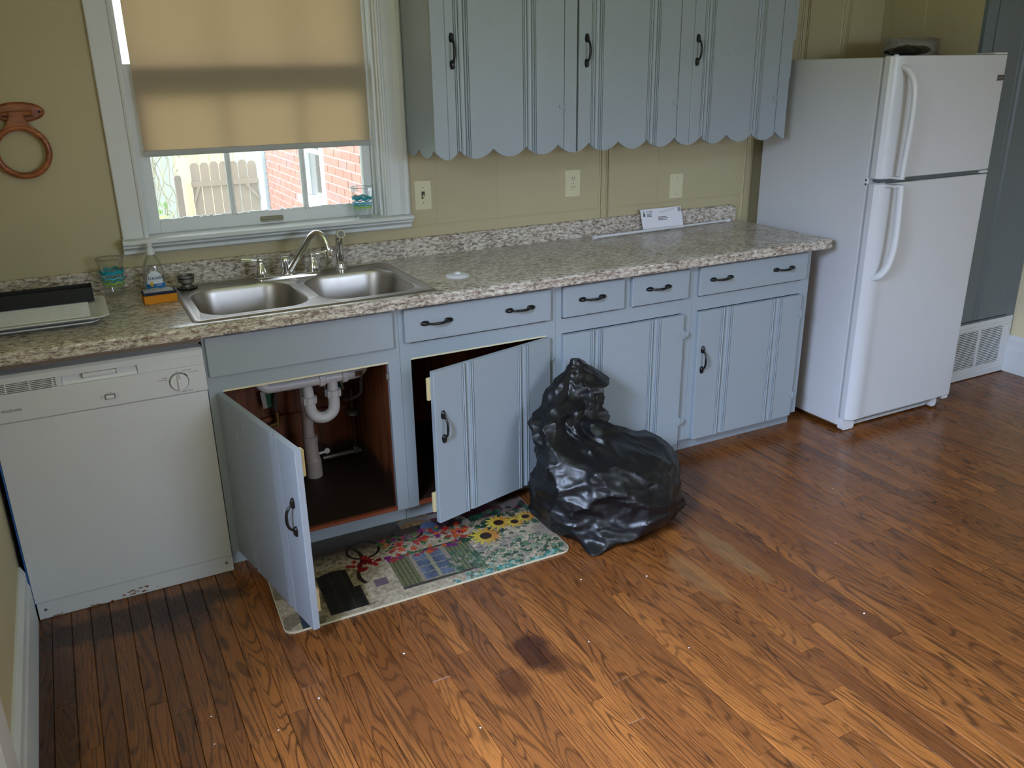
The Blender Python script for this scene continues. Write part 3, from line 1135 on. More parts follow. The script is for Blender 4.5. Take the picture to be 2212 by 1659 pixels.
MB().box(2.1945, 2.2025, YU + .016, YU + .0205, 1.43, UT).build('gap_shade_strip', 'dark_gap', u2)  # dark strip that paints the shade seen in the door gap
u3 = wall_unit('blue-gray wall cabinet nearest the refrigerator, scalloped lower edge', 2.769, 3.325, 2.7705, 3.2605, [(2.852, .058), (3.137, .056)], 3.2615, 2.790, [(3.2625, 3.325)])
MB().box(3.3255, 3.345, YU, YU + .02, 1.76, UT).build('edge_strip', 'paint', u3)
MB().box(3.3255, 3.332, YU + .002, YU + .02, 1.60, 1.76).build('edge_strip', 'paint', u3)

# mid stile between the two small drawers
two = bpy.data.objects['two_drawer_cabinet']
MB().box(2.235, 2.300, YF, YF + .02, 0.728, 0.85).build('drawer_divider', 'paint', two)

# ============================================================== worktop, sink
wt = thing('worktop', 'long granite-patterned laminate worktop with low backsplash, running wall to refrigerator', 'countertop', (1.67, -0.33, 0.871))
CX0, CX1 = -0.0195, 3.352
edge = [(-.600, .914), (-.634, .914), (-.643, .9125), (-.650, .909), (-.6535, .903), (-.6525, .897), (-.6485, .8935), (-.6480, .8905),
        (-.6520, .8875), (-.6555, .882), (-.6545, .876), (-.650, .872), (-.640, .8705), (-.600, .8705)]
m = MB()
m.prism(edge, 'x', CX0, CX1)
m.box(CX0, 0.614, -.600, -.0215, .872, .914).box(1.428, CX1, -.600, -.0215, .872, .914)
m.box(0.614, 1.428, -.085, -.0215, .872, .914)
m.build('counter_slab', 'granite', wt, smooth=30)
bsp = [(-.0005, .872), (-.0005, .992), (-.010, .993), (-.017, .990), (-.0205, .984), (-.0205, .917), (-.0235, .914), (-.0235, .872)]
m = MB().prism(bsp, 'x', CX0, 3.318)
m.prism([(-.0005, .872), (-.0005, .985), (-.0190, .978), (-.0205, .917), (-.0235, .914), (-.0235, .872)], 'x', 3.318, 3.338)
m.build('backsplash', 'granite', wt, smooth=30)
MB().prism([(2.484, -.38), (2.4855, -.38), (2.4965, -.62), (2.495, -.62)], 'z', .9138, .9143).build('joint', 'dark_gap', wt)
MB().box(0.0, 0.6175, -.598, -.58, .846, .8695).build('wood_strip', plain('bare_wood_strip', s(120, 108, 92), 0.7, var=.2, scale=30), wt, label='bare wood strip over the dishwasher')

sk = thing('kitchen_sink', 'double bowl stainless steel sink set into the worktop under the window', 'sink', (1.02, -0.345, 0.914))
RX0, RX1, RY0, RY1 = 0.600, 1.440, -0.622, -0.070
bm = bmesh.new()


def loop(pts, z):
    vs = [bm.verts.new((x - 1.02, y + .345, z - .914)) for x, y in pts]
    return vs, [bm.edges.new((vs[i], vs[(i + 1) % len(vs)])) for i in range(len(vs))]


def ring_faces(a, b):
    n = len(a)
    for i in range(n):
        bm.faces.new((a[i], a[(i + 1) % n], b[(i + 1) % n], b[i]))


ZR = .9185
outer = rrect(RX0 + .026, RX1 - .026, RY0 + .022, RY1 - .016, .022)
vo, eo = loop(outer, ZR - .0022)
edges = list(eo)
bowls = []
for (bx0, bx1, by0, by1) in ((0.640, 1.004, -.572, -.178), (1.044, 1.398, -.572, -.178)):
    vb, eb = loop(rrect(bx0, bx1, by0, by1, .095, 10), ZR - .0022)
    edges += eb
    bowls.append((vb, (bx0, bx1, by0, by1)))
bmesh.ops.triangle_fill(bm, use_beauty=True, edges=edges)
rings = [(rrect(RX0 + .022, RX1 - .022, RY0 + .018, RY1 - .012, .024), ZR - .0005), (rrect(RX0 + .016, RX1 - .016, RY0 + .012, RY1 - .009, .024), ZR + .0010),
         (rrect(RX0 + .007, RX1 - .007, RY0 + .006, RY1 - .005, .024), ZR), (rrect(RX0, RX1, RY0, RY1, .024), .9143)]
prev = vo
for pts, z in rings:
    v2, _ = loop(pts, z)
    ring_faces(prev, v2)
    prev = v2
for vb, (bx0, bx1, by0, by1) in bowls:
    prev = vb
    for ins, z, r in ((.003, ZR - .006, .093), (.006, ZR - .02, .092), (.012, .86, .09), (.018, .80, .09), (.022, .765, .088), (.030, .750, .082), (.045, .742, .07), (.08, .739, .05)):
        v2, _ = loop(rrect(bx0 + ins, bx1 - ins, by0 + ins, by1 - ins, r, 10), z)
        ring_faces(prev, v2)
        prev = v2
    bm.faces.new(prev)
bmesh.ops.recalc_face_normals(bm, faces=bm.faces)
me = bpy.data.meshes.new('basin')
bm.to_mesh(me)
bm.free()
me.materials.append(M['steel'])
me.polygons.foreach_set('use_smooth', [True] * len(me.polygons))
me.set_sharp_from_angle(angle=math.radians(50))
ob = bpy.data.objects.new('basin', me)
COL.objects.link(ob)
ob.parent = sk
ORG[ob.name] = ORG[sk.name]
for cx in (0.822, 1.221):
    m = MB().lathe([(.043, .7395), (.040, .7415), (.034, .7405), (.030, .7398), (.012, .7405)], (cx, -.36, 0), 24)
    m.build('drain', 'chrome', sk, smooth=40)

# faucet: bridge plate, two lever handles, swung spout
fc = thing('faucet', 'chrome two-handle faucet with its spout swung to the right over the sink', 'faucet', (1.02, -0.12, 0.917))
Zf = .9165
m = MB()
pl_ = rrect(0.893, 1.152, -.155, -.093, .030, 8)
pl2 = rrect(0.898, 1.147, -.150, -.098, .026, 8)
nn = len(pl_)
vs = [(x, y, Zf) for x, y in pl_] + [(x, y, Zf + .010) for x, y in pl_] + [(x, y, Zf + .014) for x, y in pl2]
fs = [(i + k * nn, (i + 1) % nn + k * nn, (i + 1) % nn + (k + 1) * nn, i + (k + 1) * nn) for k in (0, 1) for i in range(nn)] + [tuple(range(2 * nn, 3 * nn))]
m.add(vs, fs).build('base_plate', 'chrome', fc, smooth=40)
for hx, lx, ly in ((0.923, -1, .12), (1.122, 1, -.1)):
    m = MB()
    m.lathe([(.026, Zf + .013), (.026, Zf + .022), (.022, Zf + .024), (.022, Zf + .027), (.020, Zf + .036), (.015, Zf + .052), (.011, Zf + .062), (.0105, Zf + .066), (.013, Zf + .069),
             (.0135, Zf + .076), (.011, Zf + .083), (.005, Zf + .087)], (hx, -.124, 0), 24)
    d = Vector((lx, ly, .10)).normalized()
    p0 = Vector((hx, -.124, Zf + .075))
    m.tube([p0 + d * k for k in (.006, .018, .024, .034, .05, .062, .068, .071)], [.0045, .005, .0075, .0085, .0078, .0088, .0085, .005], 14)
    m.build('lever_handle', 'chrome', fc, smooth=40)
m = MB()
m.lathe([(.022, Zf + .013), (.022, Zf + .02), (.017, Zf + .023), (.017, Zf + .060), (.021, Zf + .062), (.021, Zf + .068), (.018, Zf + .076), (.010, Zf + .082), (.004, Zf + .083)], (1.016, -.124, 0), 24)
m.build('spout_base', 'chrome', fc, smooth=40)
sp = smoothcurve([(1.030, -.132, Zf + .026), (1.052, -.150, Zf + .066), (1.092, -.190, Zf + .140), (1.106, -.206, Zf + .163), (1.122, -.223, Zf + .173), (1.138, -.242, Zf + .162), (1.148, -.256, Zf + .135), (1.151, -.262, Zf + .112)], 5)
m = MB().tube(sp, [lerp(.0125, .0115, i / (len(sp) - 1)) for i in range(len(sp))], 16)
m.lathe([(.0115, Zf + .114), (.0155, Zf + .112), (.0165, Zf + .098), (.0155, Zf + .084), (.012, Zf + .083)], (1.1515, -.263, 0), 20)
m.build('spout', 'chrome', fc, smooth=40)

sp_ = thing('side_sprayer', 'chrome pull-out side sprayer standing upright at the right of the faucet', 'sprayer', (1.232, -0.118, 0.917))
m = MB().lathe([(.026, Zf), (.026, Zf + .006), (.018, Zf + .011), (.015, Zf + .026), (.017, Zf + .028), (.017, Zf + .032), (.0135, Zf + .036)], (1.232, -.118, 0), 22)
m.build('holder', 'chrome', sp_, smooth=40)
m = MB()
m.tube([(1.232, -.118, Zf + .034), (1.232, -.118, Zf + .05), (1.232, -.119, Zf + .075), (1.232, -.122, Zf + .10), (1.233, -.124, Zf + .122), (1.233, -.132, Zf + .138), (1.233, -.148, Zf + .146)],
       [.0125, .0165, .016, .0145, .015, .017, .0165], 18)
m.tube([(1.233, -.144, Zf + .145), (1.233, -.158, Zf + .149)], [.0175, .0165], 18)
sb = m.build('spray_head', 'chrome', sp_, smooth=40)
MB().tube([(1.233, -.1575, Zf + .1488), (1.233, -.1590, Zf + .1493)], .012, 16).build('nozzle', 'gray_plastic', sb)

# ============================================================== dishwasher
dw = thing('dishwasher', 'white built-in dishwasher with a round dial, at the left end under the worktop', 'dishwasher', (0.31, -0.3, 0))
YD = -.609
MB().box(0.006, 0.612, YD + .03, -.03, 0.06, 0.842).build('tub', 'gray_plastic', dw)
m = MB().prism([(YD + .03, .0625), (YD, .0635), (YD - .0005, .066), (YD - .001, .40), (YD, .684), (YD + .03, .684)], 'x', 0.001, 0.6155)
m.build('door', 'white_app', dw, bev=.002, label='plain white door panel')
m = MB()
pr = [(YD + .03, .686), (YD - .004, .686), (YD - .006, .690), (YD - .006, .773)]
m.prism(pr + [(YD - .003, .776), (YD + .03, .776)], 'x', 0.001, 0.6165)
m.prism([(YD + .03, .776), (YD - .003, .776), (YD - .003, .806), (YD + .03, .806)], 'x', 0.418, 0.6165)
m.prism([(YD + .03, .776), (YD - .003, .776), (YD - .003, .806), (YD + .03, .806)], 'x', 0.190, 0.206)
m.prism([(YD + .03, .776), (YD + .012, .778), (YD + .012, .806), (YD + .03, .806)], 'x', 0.001, 0.418)
m.prism([(YD + .03, .806), (YD - .004, .806), (YD - .003, .824), (YD + .006, .832), (YD + .03, .834)], 'x', 0.001, 0.6165)
cp = m.build('control_panel', 'white_app', dw, bev=.0012)
v = MB()
for k in range(5):
    z = .7785 + k * .0056
    v.prism([(YD - .002, z), (YD + .010, z + .001), (YD + .010, z + .0028), (YD - .002, z + .002)], 'x', 0.001, 0.190)
for xx in (.0555, .118, .180):
    v.box(xx, xx + .003, YD - .0015, YD + .010, .777, .806)
v.build('vent_louvres', 'white_plastic', cp)['kind'] = 'stuff'
MB().box(0.001, 0.178, YD + .0105, YD + .0118, .777, .806).build('vent_dark', 'dark_gap', cp)
v = MB()
for k in range(5):
    z = .7785 + k * .0056
    v.box(0.421, 0.6155, YD - .0042, YD - .003, z, z + .0032)
v.build('ridges', 'white_plastic', cp)['kind'] = 'stuff'
m = MB()
m.prism([(YD + .012, .778), (YD - .001, .7765), (YD + .002, .786), (YD + .010, .795), (YD + .012, .806)], 'x', 0.207, 0.417)
m.prism([(YD - .0025, .792), (YD - .0035, .804), (YD + .011, .806), (YD + .011, .792)], 'x', 0.264, 0.357)
m.build('latch_recess', 'white_plastic', cp)
MB().box(0.2625, 0.2640, YD - .003, YD + .011, .790, .806).build('latch_gap', 'dark_gap', cp)
MB().box(.357, .3585, YD - .003, YD + .011, .790, .806).build('latch_gap', 'dark_gap', cp)
m = MB().lathe([(.0300, 0), (.0300, .0012), (.0285, .0016)], (0.533, YD - .006, .731), 40, axis='y')
m.build('dial_ring', 'print_gray', cp, smooth=40)
m = MB().lathe([(.0275, .0012), (.0275, .009), (.026, .0105)], (0.533, YD - .006, .731), 40, axis='y')
m.prism([(.5285, .704), (.5375, .704), (.5375, .758), (.5285, .758)], 'y', YD - .026, YD - .016)
m.build('dial', 'white_plastic', cp, smooth=40, bev=.001)
MB().prism([(.5322, .745), (.5338, .745), (.5338, .757), (.5322, .757)], 'y', YD - .0264, YD - .0255).build('dial_mark', 'print_dark', cp)
m = MB().prism(rrect(.312, .344, .7105, .7275, .002, 3), 'y', YD - .008, YD - .006)
m.build('switch_frame', 'gray_plastic', cp)
m = MB().prism(rrect(.3165, .3395, .7135, .7245, .002, 3), 'y', YD - .012, YD - .0075)
m.build('rocker_switch', 'white_plastic', cp, bev=.001)
yt = YD - .0062
P = lambda X, Z: (lambda a, b: (X + a, yt, Z + b))
m = MB()
put_text(m, 'off', .0062, P(.5290, .7625), True)
put_text(m, 'heavy wash', .0058, P(.5480, .7640))
put_text(m, 'normal wash', .0058, P(.5640, .7560))
put_text(m, 'drying/', .0058, P(.4825, .7475))
put_text(m, 'cool normal', .0058, P(.4700, .7410))
put_text(m, 'water heating', .0058, P(.538, .6945))
put_text(m, 'options', .0052, P(.328, .7295), True)
put_text(m, 'heat', .0052, P(.301, .7215))
put_text(m, 'dry', .0052, P(.301, .7150))
put_text(m, 'air', .0052, P(.347, .7215))
put_text(m, 'dry', .0052, P(.347, .7150))
for a0, a1 in ((66, 74), (28, 58)):
    n = 8
    vs, fs = [], []
    for k in range(n + 1):
        a = math.radians(lerp(a0, a1, k / n))
        vs += [(.533 + r * math.cos(a), yt - .0012, .731 + r * math.sin(a)) for r in (.0285, .0325)]
    fs = [(2 * k, 2 * k + 1, 2 * k + 3, 2 * k + 2) for k in range(n)]
    m.add(vs, fs)
m.build('lettering', 'print_gray', cp)['kind'] = 'stuff'
m = MB()
vs, fs = text_geo('FRIGIDAIRE', .0105, .02)
x1 = max(v_[0] for v_ in vs)
m.add([(0.0875 - x1 + a, yt, .7205 + b) for a, b, _ in vs], fs)
m.build('brand_lettering', 'print_gray', cp)['kind'] = 'stuff'
m = MB().box(0.004, 0.616, YD + .004, YD + .016, 0.0015, 0.0615)
kp = m.build('kick_plate', 'white_app', dw, bev=.001)
for xx in (.026, .594):
    MB().lathe([(.005, 0), (.0048, .0015), (.003, .002)], (xx, YD + .004, .037 if xx > .3 else .034), 12, axis='y').build('screw', 'steel_dull', kp, smooth=40)
v = MB()
for k in range(24):
    xx = rr.uniform(.03, .26) if k < 8 else rr.gauss(.29, .028)
    zz = rr.uniform(.003, .008) if k < 8 else rr.uniform(.005, .030)
    a, b = rr.uniform(.002, .008), rr.uniform(.0006, .0022)
    v.prism([(xx + a * math.cos(q) * (1 + .3 * rr.random()), zz + b * math.sin(q) * (1 + .3 * rr.random())) for q in [j * .9 for j in range(7)]], 'y', YD + .0034, YD + .0042)
v.build('grime', plain('rust_smear', s(132, 88, 62), .8, var=.3, scale=80), kp, label='rusty scuffs along the lower edge')['kind'] = 'stuff'
tp = MB().box(-.0035, 0.0005, YD - .0005, YD + .06, .052, .60).build('tape_strip', 'blue_tape', org=(-.0015, -.59, .052))
tag(tp, 'blue tape strip down the left side of the dishwasher', 'tape')

# ============================================================== refrigerator
fr = thing('refrigerator', 'white top-freezer refrigerator standing right of the base cabinets', 'refrigerator', (3.785, -0.42, 0))
MB().box(3.42, 4.150, -.742, -.085, 0.022, 1.677).build('body', 'white_app', fr, bev=.006)
MB().box(3.432, 4.138, -.7535, -.7415, 0.075, 1.672).build('gasket', plain('gray_gasket', s(170, 172, 172), 0.6), fr)
DP = [(3.418, -.754), (3.418, -.783), (3.423, -.793), (3.433, -.801), (3.450, -.8085), (3.468, -.812), (3.486, -.812), (3.503, -.8085), (3.520, -.806), (3.545, -.8055),
      (3.80, -.8075), (4.10, -.8065), (4.138, -.804), (4.147, -.799), (4.152, -.790), (4.152, -.754)]
fd = MB().prism(DP, 'z', 1.186, 1.683).build('freezer_door', 'white_app', fr, bev=.004, smooth=25)
md = MB().prism(DP, 'z', 0.064, 1.166).build('fresh_food_door', 'white_app', fr, bev=.004, smooth=25)
h1 = smoothcurve([(3.468, -.806, 1.640), (3.480, -.838, 1.618), (3.491, -.858, 1.570), (3.497, -.863, 1.50), (3.499, -.862, 1.40), (3.498, -.858, 1.30), (3.496, -.854, 1.188)], 6)
MB().tube(h1, [lerp(.017, .0155, i / (len(h1) - 1)) if i > 4 else .013 + .001 * i for i in range(len(h1))], 14, sq=(0.80, 1.05)).build('handle', 'white_plastic', fd, smooth=40)
MB().box(3.475, 3.512, -.852, -.806, 1.187, 1.197).build('handle_foot', 'white_plastic', fd, bev=.003)
h2 = smoothcurve([(3.496, -.854, 1.164), (3.498, -.858, 1.06), (3.498, -.862, .96), (3.494, -.862, .88), (3.484, -.853, .81), (3.468, -.834, .770), (3.458, -.807, .752)], 6)
MB().tube(h2, [lerp(.0155, .017, i / (len(h2) - 1)) if i < len(h2) - 6 else .0165 - .0006 * (i - len(h2) + 6) for i in range(len(h2))], 14, sq=(0.80, 1.05)).build('handle', 'white_plastic', md, smooth=40)
MB().box(3.455, 3.512, -.852, -.806, 1.153, 1.1645).build('handle_foot', 'white_plastic', md, bev=.003)
MB().box(3.44, 4.13, -.790, -.744, 1.168, 1.184).build('door_gap', plain('gray_gap', s(92, 98, 98), .6), fr)
MB().box(3.434, 3.47, -.795, -.745, 1.1665, 1.1695).build('hinge_cover', 'white_plastic', fr, bev=.001)
MB().box(4.095, 4.148, -.800, -.745, 1.170, 1.182).build('hinge_cover', 'white_plastic', fr, bev=.002)
MB().box(4.06, 4.148, -.800, -.70, 1.684, 1.692).build('top_hinge_cap', 'white_plastic', fr, bev=.003)
MB().lathe([(.010, 1.683), (.010, 1.6865), (.008, 1.688)], (3.452, -.782, 0), 16).build('hinge_plug', 'white_plastic', fr, smooth=40)
for z in (1.160, 1.178):
    MB().lathe([(.0045, 0), (.0045, .0012)], (3.4192, -.735, z), 10, axis='x').build('screw_hole', 'dark_gap', fr)
m = MB().prism(rrect(4.088, 4.143, 1.573, 1.600, .002, 3), 'y', -.8085, -.8062)
bd = m.build('badge', plain('badge_rim', s(190, 192, 190), .3, metal=.6), fd)
MB().prism(rrect(4.0905, 4.1408, 1.5755, 1.5978, .001, 2), 'y', -.8092, -.8084).build('badge_face', plain('badge_face', s(74, 74, 70), .4), bd)
m = MB()
put_text(m, 'FRIGIDAIRE', .0068, lambda a, b: (4.1155 + a, -.8096, 1.5840 + b), True)
m.build('badge_lettering', plain('badge_print', s(170, 172, 168), .5, bs=0), bd)['kind'] = 'stuff'
m = MB()
m.box(3.445, 4.07, -.752, -.744, .010, .018).box(3.445, 4.07, -.752, -.744, .058, .068)
for k in range(4):
    z = .021 + k * .0095
    m.prism([(-.754, z), (-.747, z + .001), (-.747, z + .0035), (-.754, z + .0038)], 'x', 3.50, 4.035)
m.build('base_grille', 'white_plastic', fr)
MB().box(3.45, 4.06, -.7455, -.7425, .012, .066).build('grille_dark', 'dark_gap', fr)
MB().prism(rrect(3.424, 3.500, .004, .066, .012, 5), 'y', -.775, -.744).build('grille_end', 'white_plastic', fr, smooth=40)
MB().prism(rrect(4.035, 4.075, .010, .066, .012, 5), 'y', -.785, -.744).build('grille_end', 'white_plastic', fr, smooth=40)
m = MB().lathe([(.022, 0), (.024, .004), (.024, .018), (.022, .022)], (4.082, -.757, .024), 20, axis='x').box(4.082, 4.112, -.765, -.742, .02, .055)
m.build('roller_foot', 'steel_dull', fr, smooth=40)
MB().box(4.100, 4.140, -.800, -.760, .046, .062).build('hinge_foot', 'white_plastic', fr, bev=.003)
MB().lathe([(.025, .0005), (.025, .03)], (3.46, -.20, 0), 14).build('foot', 'black', fr)
MB().lathe([(.025, .0005), (.025, .03)], (4.11, -.20, 0), 14).build('foot', 'black', fr)


def crumple(o, amp, sc, seed=0):
    for v_ in o.data.vertices:
        n_ = noise.noise_vector(v_.co * sc + Vector((seed, seed * 2.1, 3.3)))
        v_.co += n_ * amp


m = MB()
for i in range(13):
    a = i / 12
    for j in range(14):
        q = 2 * math.pi * j / 14
        r = math.sin(math.pi * (0.04 + .92 * a)) ** .6
        m.v.append((lerp(3.70, 3.97, a), -.52 + .055 * r * math.cos(q), 1.702 + .024 * r * math.sin(q) + .012 * a))
m.f = [(i * 14 + j, i * 14 + (j + 1) % 14, (i + 1) * 14 + (j + 1) % 14, (i + 1) * 14 + j) for i in range(12) for j in range(14)] + [tuple(range(14)), tuple(range(12 * 14, 13 * 14))]
m.mi = [0] * len(m.f)
fb = m.build('black_bag', 'bag', org=(3.84, -.52, 1.6775), smooth=50)
crumple(fb, .010, 26)
_zm = min(v_.co.z for v_ in fb.data.vertices)
for v_ in fb.data.vertices:
    v_.co.z -= _zm
tag(fb, 'rolled black plastic bag lying on top of the refrigerator', 'bag')
pk = thing('wrapped_package', 'pale package in clear plastic wrap, upright on top of the refrigerator', 'package', (4.08, -.34, 1.6775))
m = MB().box(3.955, 4.205, -.375, -.305, 1.6785, 1.755)
m.build('pack', plain('pale_tissue', s(176, 164, 154), .8, var=.1, scale=25), pk, bev=.012, seg=3)
bm = bmesh.new()
bmesh.ops.create_cube(bm, size=1.0)
bmesh.ops.subdivide_edges(bm, edges=bm.edges, cuts=7, use_grid_fill=True)
me = bpy.data.meshes.new('wrap')
for v_ in bm.verts:
    v_.co = Vector((v_.co.x * .285, v_.co.y * .092, v_.co.z * .088)) + noise.noise_vector(v_.co * 5) * .008 + Vector((0, 0, .046))
    v_.co.z = max(v_.co.z, .0012)
bm.to_mesh(me)
bm.free()
me.materials.append(M['wrap'])
wob = bpy.data.objects.new('wrap', me)
COL.objects.link(wob)
wob.parent = pk

# ======================================================= plumbing under the sink
dr = thing('sink_drain', 'white plastic drain pipes with a U-shaped trap inside the open sink cabinet', 'pipe', (1.03, -0.30, 0.088))
yp, zp = -.36, .566
m = MB().tube(smoothcurve([(.822, yp, .738), (.822, yp, .63), (.826, yp, .590), (.845, yp, .570), (.875, yp, zp), (1.05, yp, zp)], 4), .021, 16)
m.build('waste_arm', 'pvc', dr, smooth=40)
m = MB().tube(smoothcurve([(1.221, yp, .738), (1.221, yp, .63), (1.217, yp, .590), (1.198, yp, .570), (1.17, yp, zp), (1.14, yp, zp)], 4), .021, 16)
wa = m.build('waste_arm', 'pvc', dr, smooth=40)
MB().box(1.178, 1.206, yp - .0225, yp - .0205, .560, .580).build('pipe_label', plain('brown_label', s(96, 62, 46), .6), wa)
MB().tube([(1.045, yp, zp), (1.145, yp, zp)], .0215, 16).tube([(1.092, yp, zp), (1.092, yp, .505)], .0205, 16).build('tee', 'pvc', dr, smooth=40)


def nut(c, axis, r=.028, h=.022):
    mb = MB()
    n = 20
    pr = [(r * (.9 if k % 2 else 1.0) * math.cos(2 * math.pi * k / n), r * (.9 if k % 2 else 1.0) * math.sin(2 * math.pi * k / n)) for k in range(n)]
    if axis == 'x':
        mb.prism([(c[1] + a, c[2] + b) for a, b in pr], 'x', c[0] - h / 2, c[0] + h / 2)
    else:
        mb.prism([(c[0] + a, c[1] + b) for a, b in pr], 'z', c[2] - h / 2, c[2] + h / 2)
    return mb.build('slip_nut', 'pvc', dr, bev=.002)


nut((1.052, yp, zp), 'x')
nut((1.140, yp, zp), 'x')
nut((1.092, yp, .505), 'z', .032, .026)
tr_ = smoothcurve([(1.092, yp, .495), (1.092, yp, .455), (1.085, yp, .430), (1.066, yp, .415), (1.045, yp, .411), (1.022, yp, .418), (1.006, yp, .436), (.999, yp, .462), (.998, yp, .49)], 4)
MB().tube(tr_, .0225, 18).build('trap_bend', 'pvc', dr, smooth=40)
nut((.998, yp, .492), 'z', .031, .026)
MB().tube(smoothcurve([(.998, yp, .50), (.998, yp + .002, .525), (1.0, yp + .055, .560), (1.01, -.25, .585), (1.022, -.20, .588)], 5), .020, 16).build('trap_arm', 'pvc', dr, smooth=40)
m = MB().lathe([(.023, .20), (.023, .575), (.027, .577), (.027, .61), (.025, .612)], (1.026, -.172, 0), 20)
m.build('standpipe', 'pvc_old', dr, smooth=40)
m = MB().lathe([(.027, .165), (.029, .167), (.029, .232), (.0275, .235), (.0275, .238), (.031, .24), (.031, .262), (.029, .264)], (1.029, -.172, 0), 20)
m.build('coupling', 'pvc_old', dr, smooth=40)
m = MB().lathe([(.033, .0845), (.033, .155), (.030, .158), (.027, .18)], (1.033, -.172, 0), 20)
m.build('floor_hub', 'pvc_old', dr, smooth=40)
m = MB().tube([(1.055, -.172, .178), (1.085, -.176, .184)], .0055, 8).lathe([(.012, -.003), (.012, .003)], (1.092, -.177, .186), 14, axis='y')
m.build('clean_out_tab', 'pvc', dr, smooth=40)

h_ = thing('supply_hose', 'gray water hose with green tag left of the drain pipes, inside the sink cabinet', 'hose', (.935, -.06, .33))
m = MB().tube(smoothcurve([(.93, -.06, .345), (.925, -.07, .40), (.935, -.08, .45), (.955, -.10, .52), (.96, -.12, .62), (.95, -.124, .74)], 5), .008, 10)
m.build('hose', 'hose', h_, smooth=40)
m = MB().lathe([(.010, .325), (.010, .335), (.013, .337), (.013, .352), (.009, .355)], (.93, -.06, 0), 12).tube([(.93, -.06, .325), (.93, -.06, .295), (.93, -.02, .295)], .010, 10).tube([(.93, -.06, .30), (.895, -.07, .30)], .006, 10)
m.build('valve', 'brass', h_, smooth=40)
tg = MB().prism([(.880, .372), (.938, .377), (.932, .452), (.874, .445)], 'y', -.056, -.0545).build('tag', 'tag_green', h_, label='green and white paper tag')
MB().prism([(.880, .372), (.898, .3735), (.892, .447), (.874, .445)], 'y', -.0568, -.0562).build('tag_print', 'tag_white', tg)
h_ = thing('supply_hose', 'gray water hose looping past the green tag right of the drain trap', 'hose', (1.20, -.08, .36))
m = MB().tube(smoothcurve([(1.245, -.075, .352), (1.243, -.07, .385), (1.24, -.065, .395), (1.20, -.10, .375), (1.16, -.14, .385), (1.12, -.14, .44), (1.10, -.13, .55), (1.10, -.126, .74)], 5), .007, 10)
m.build('hose', 'hose', h_, smooth=40)
m = MB().tube(smoothcurve([(1.20, -.13, .374), (1.255, -.16, .40), (1.272 - .012, -.18, .46), (1.262, -.19, .58), (1.25, -.19, .70)], 5), .008, 10)
m.build('hose', 'hose', h_, smooth=40)
tg = MB().prism([(1.170, .375), (1.222, .395), (1.205, .475), (1.150, .465)], 'y', -.053, -.0515).build('tag', 'tag_green', h_, label='green and white paper tag')
MB().prism([(1.213, .392), (1.222, .395), (1.205, .475), (1.196, .473)], 'y', -.0538, -.0532).build('tag_print', 'tag_white', tg)
wp = thing('water_pipe', 'rusty vertical pipe with a round floor flange, against the pine cabinet back', 'pipe', (1.25, -.06, .09))
MB().lathe([(.007, .110), (.007, .345), (.010, .347), (.010, .36)], (1.248, -.06, 0), 12).build('riser', 'rust', wp, smooth=40)
m = MB().lathe([(.030, .0), (.028, .004), (.012, .010), (.009, .011)], (0, 0, 0), 22)
m.v = [(1.246 + x, -.066 + y * .9 - z * .35, .292 + z + y * .42) for x, y, z in m.v]
m.build('flange', 'steel_dull', wp, smooth=40)
MB().tube([(1.10, -.06, .104), (1.27, -.06, .104)], .011, 12).lathe([(.012, .095), (.014, .10), (.014, .122), (.010, .126)], (1.248, -.06, 0), 12).build('floor_run', 'steel_dull', wp, smooth=40)

# ================================================================ wall fittings


def wall_plate(name, label, cat, x0, x1, z0, z1):
    t_ = thing(name, label, cat, ((x0 + x1) / 2, 0, z0))
    m_ = MB()
    a, b = rrect(x0, x1, z0, z1, .003, 3), rrect(x0 + .003, x1 - .003, z0 + .003, z1 - .003, .003, 3)
    n_ = len(a)
    vs_ = [(x, -.0003, z) for x, z in a] + [(x, -.003, z) for x, z in a] + [(x, -.0055, z) for x, z in b]
    fs_ = [(i + k * n_, (i + 1) % n_ + k * n_, (i + 1) % n_ + (k + 1) * n_, i + (k + 1) * n_) for k in (0, 1) for i in range(n_)] + [tuple(range(2 * n_, 3 * n_))]
    m_.add(vs_, fs_).build('plate', 'ivory', t_)
    return t_


def wscrew(t_, x, z):
    MB().lathe([(.0028, 0), (.0022, .0012)], (x, -.0055, z), 10, axis='y').build('screw', 'steel_dull', t_)


sw = wall_plate('light_switch', 'ivory light switch with one toggle beside the window', 'switch', 1.603, 1.680, 1.104, 1.226)
MB().prism([(1.634, 1.150), (1.649, 1.150), (1.649, 1.180), (1.634, 1.180)], 'y', -.0062, -.0054).build('toggle_slot', 'ivory_dark', sw)
MB().prism([(-.0055, 1.156), (-.018, 1.152), (-.019, 1.159), (-.0055, 1.168)], 'x', 1.6375, 1.6455).build('toggle', 'ivory', sw, bev=.001)
wscrew(sw, 1.6415, 1.196)
wscrew(sw, 1.6415, 1.134)
ou = wall_plate('wall_outlet', 'ivory double power outlet above the middle of the worktop', 'outlet', 2.334, 2.414, 1.102, 1.224)
for zc in (1.183, 1.143):
    pts = [(2.374 + .0175 * math.cos(a), zc + max(-.0125, min(.0125, .0175 * math.sin(a)))) for a in [2 * math.pi * k / 28 for k in range(28)]]
    rc = MB().prism(pts, 'y', -.0075, -.0050).build('receptacle', 'ivory', ou, bev=.0008)
    for dx in (-.0065, .0065):
        MB().box(2.374 + dx - .0012, 2.374 + dx + .0012, -.0079, -.0074, zc - .001, zc + .008).build('slot', 'ivory_dark', rc)
    MB().lathe([(.0025, 0), (.0025, .0004)], (2.374, -.0075, zc - .0065), 10, axis='y').build('slot', 'ivory_dark', rc)
wscrew(ou, 2.374, 1.163)
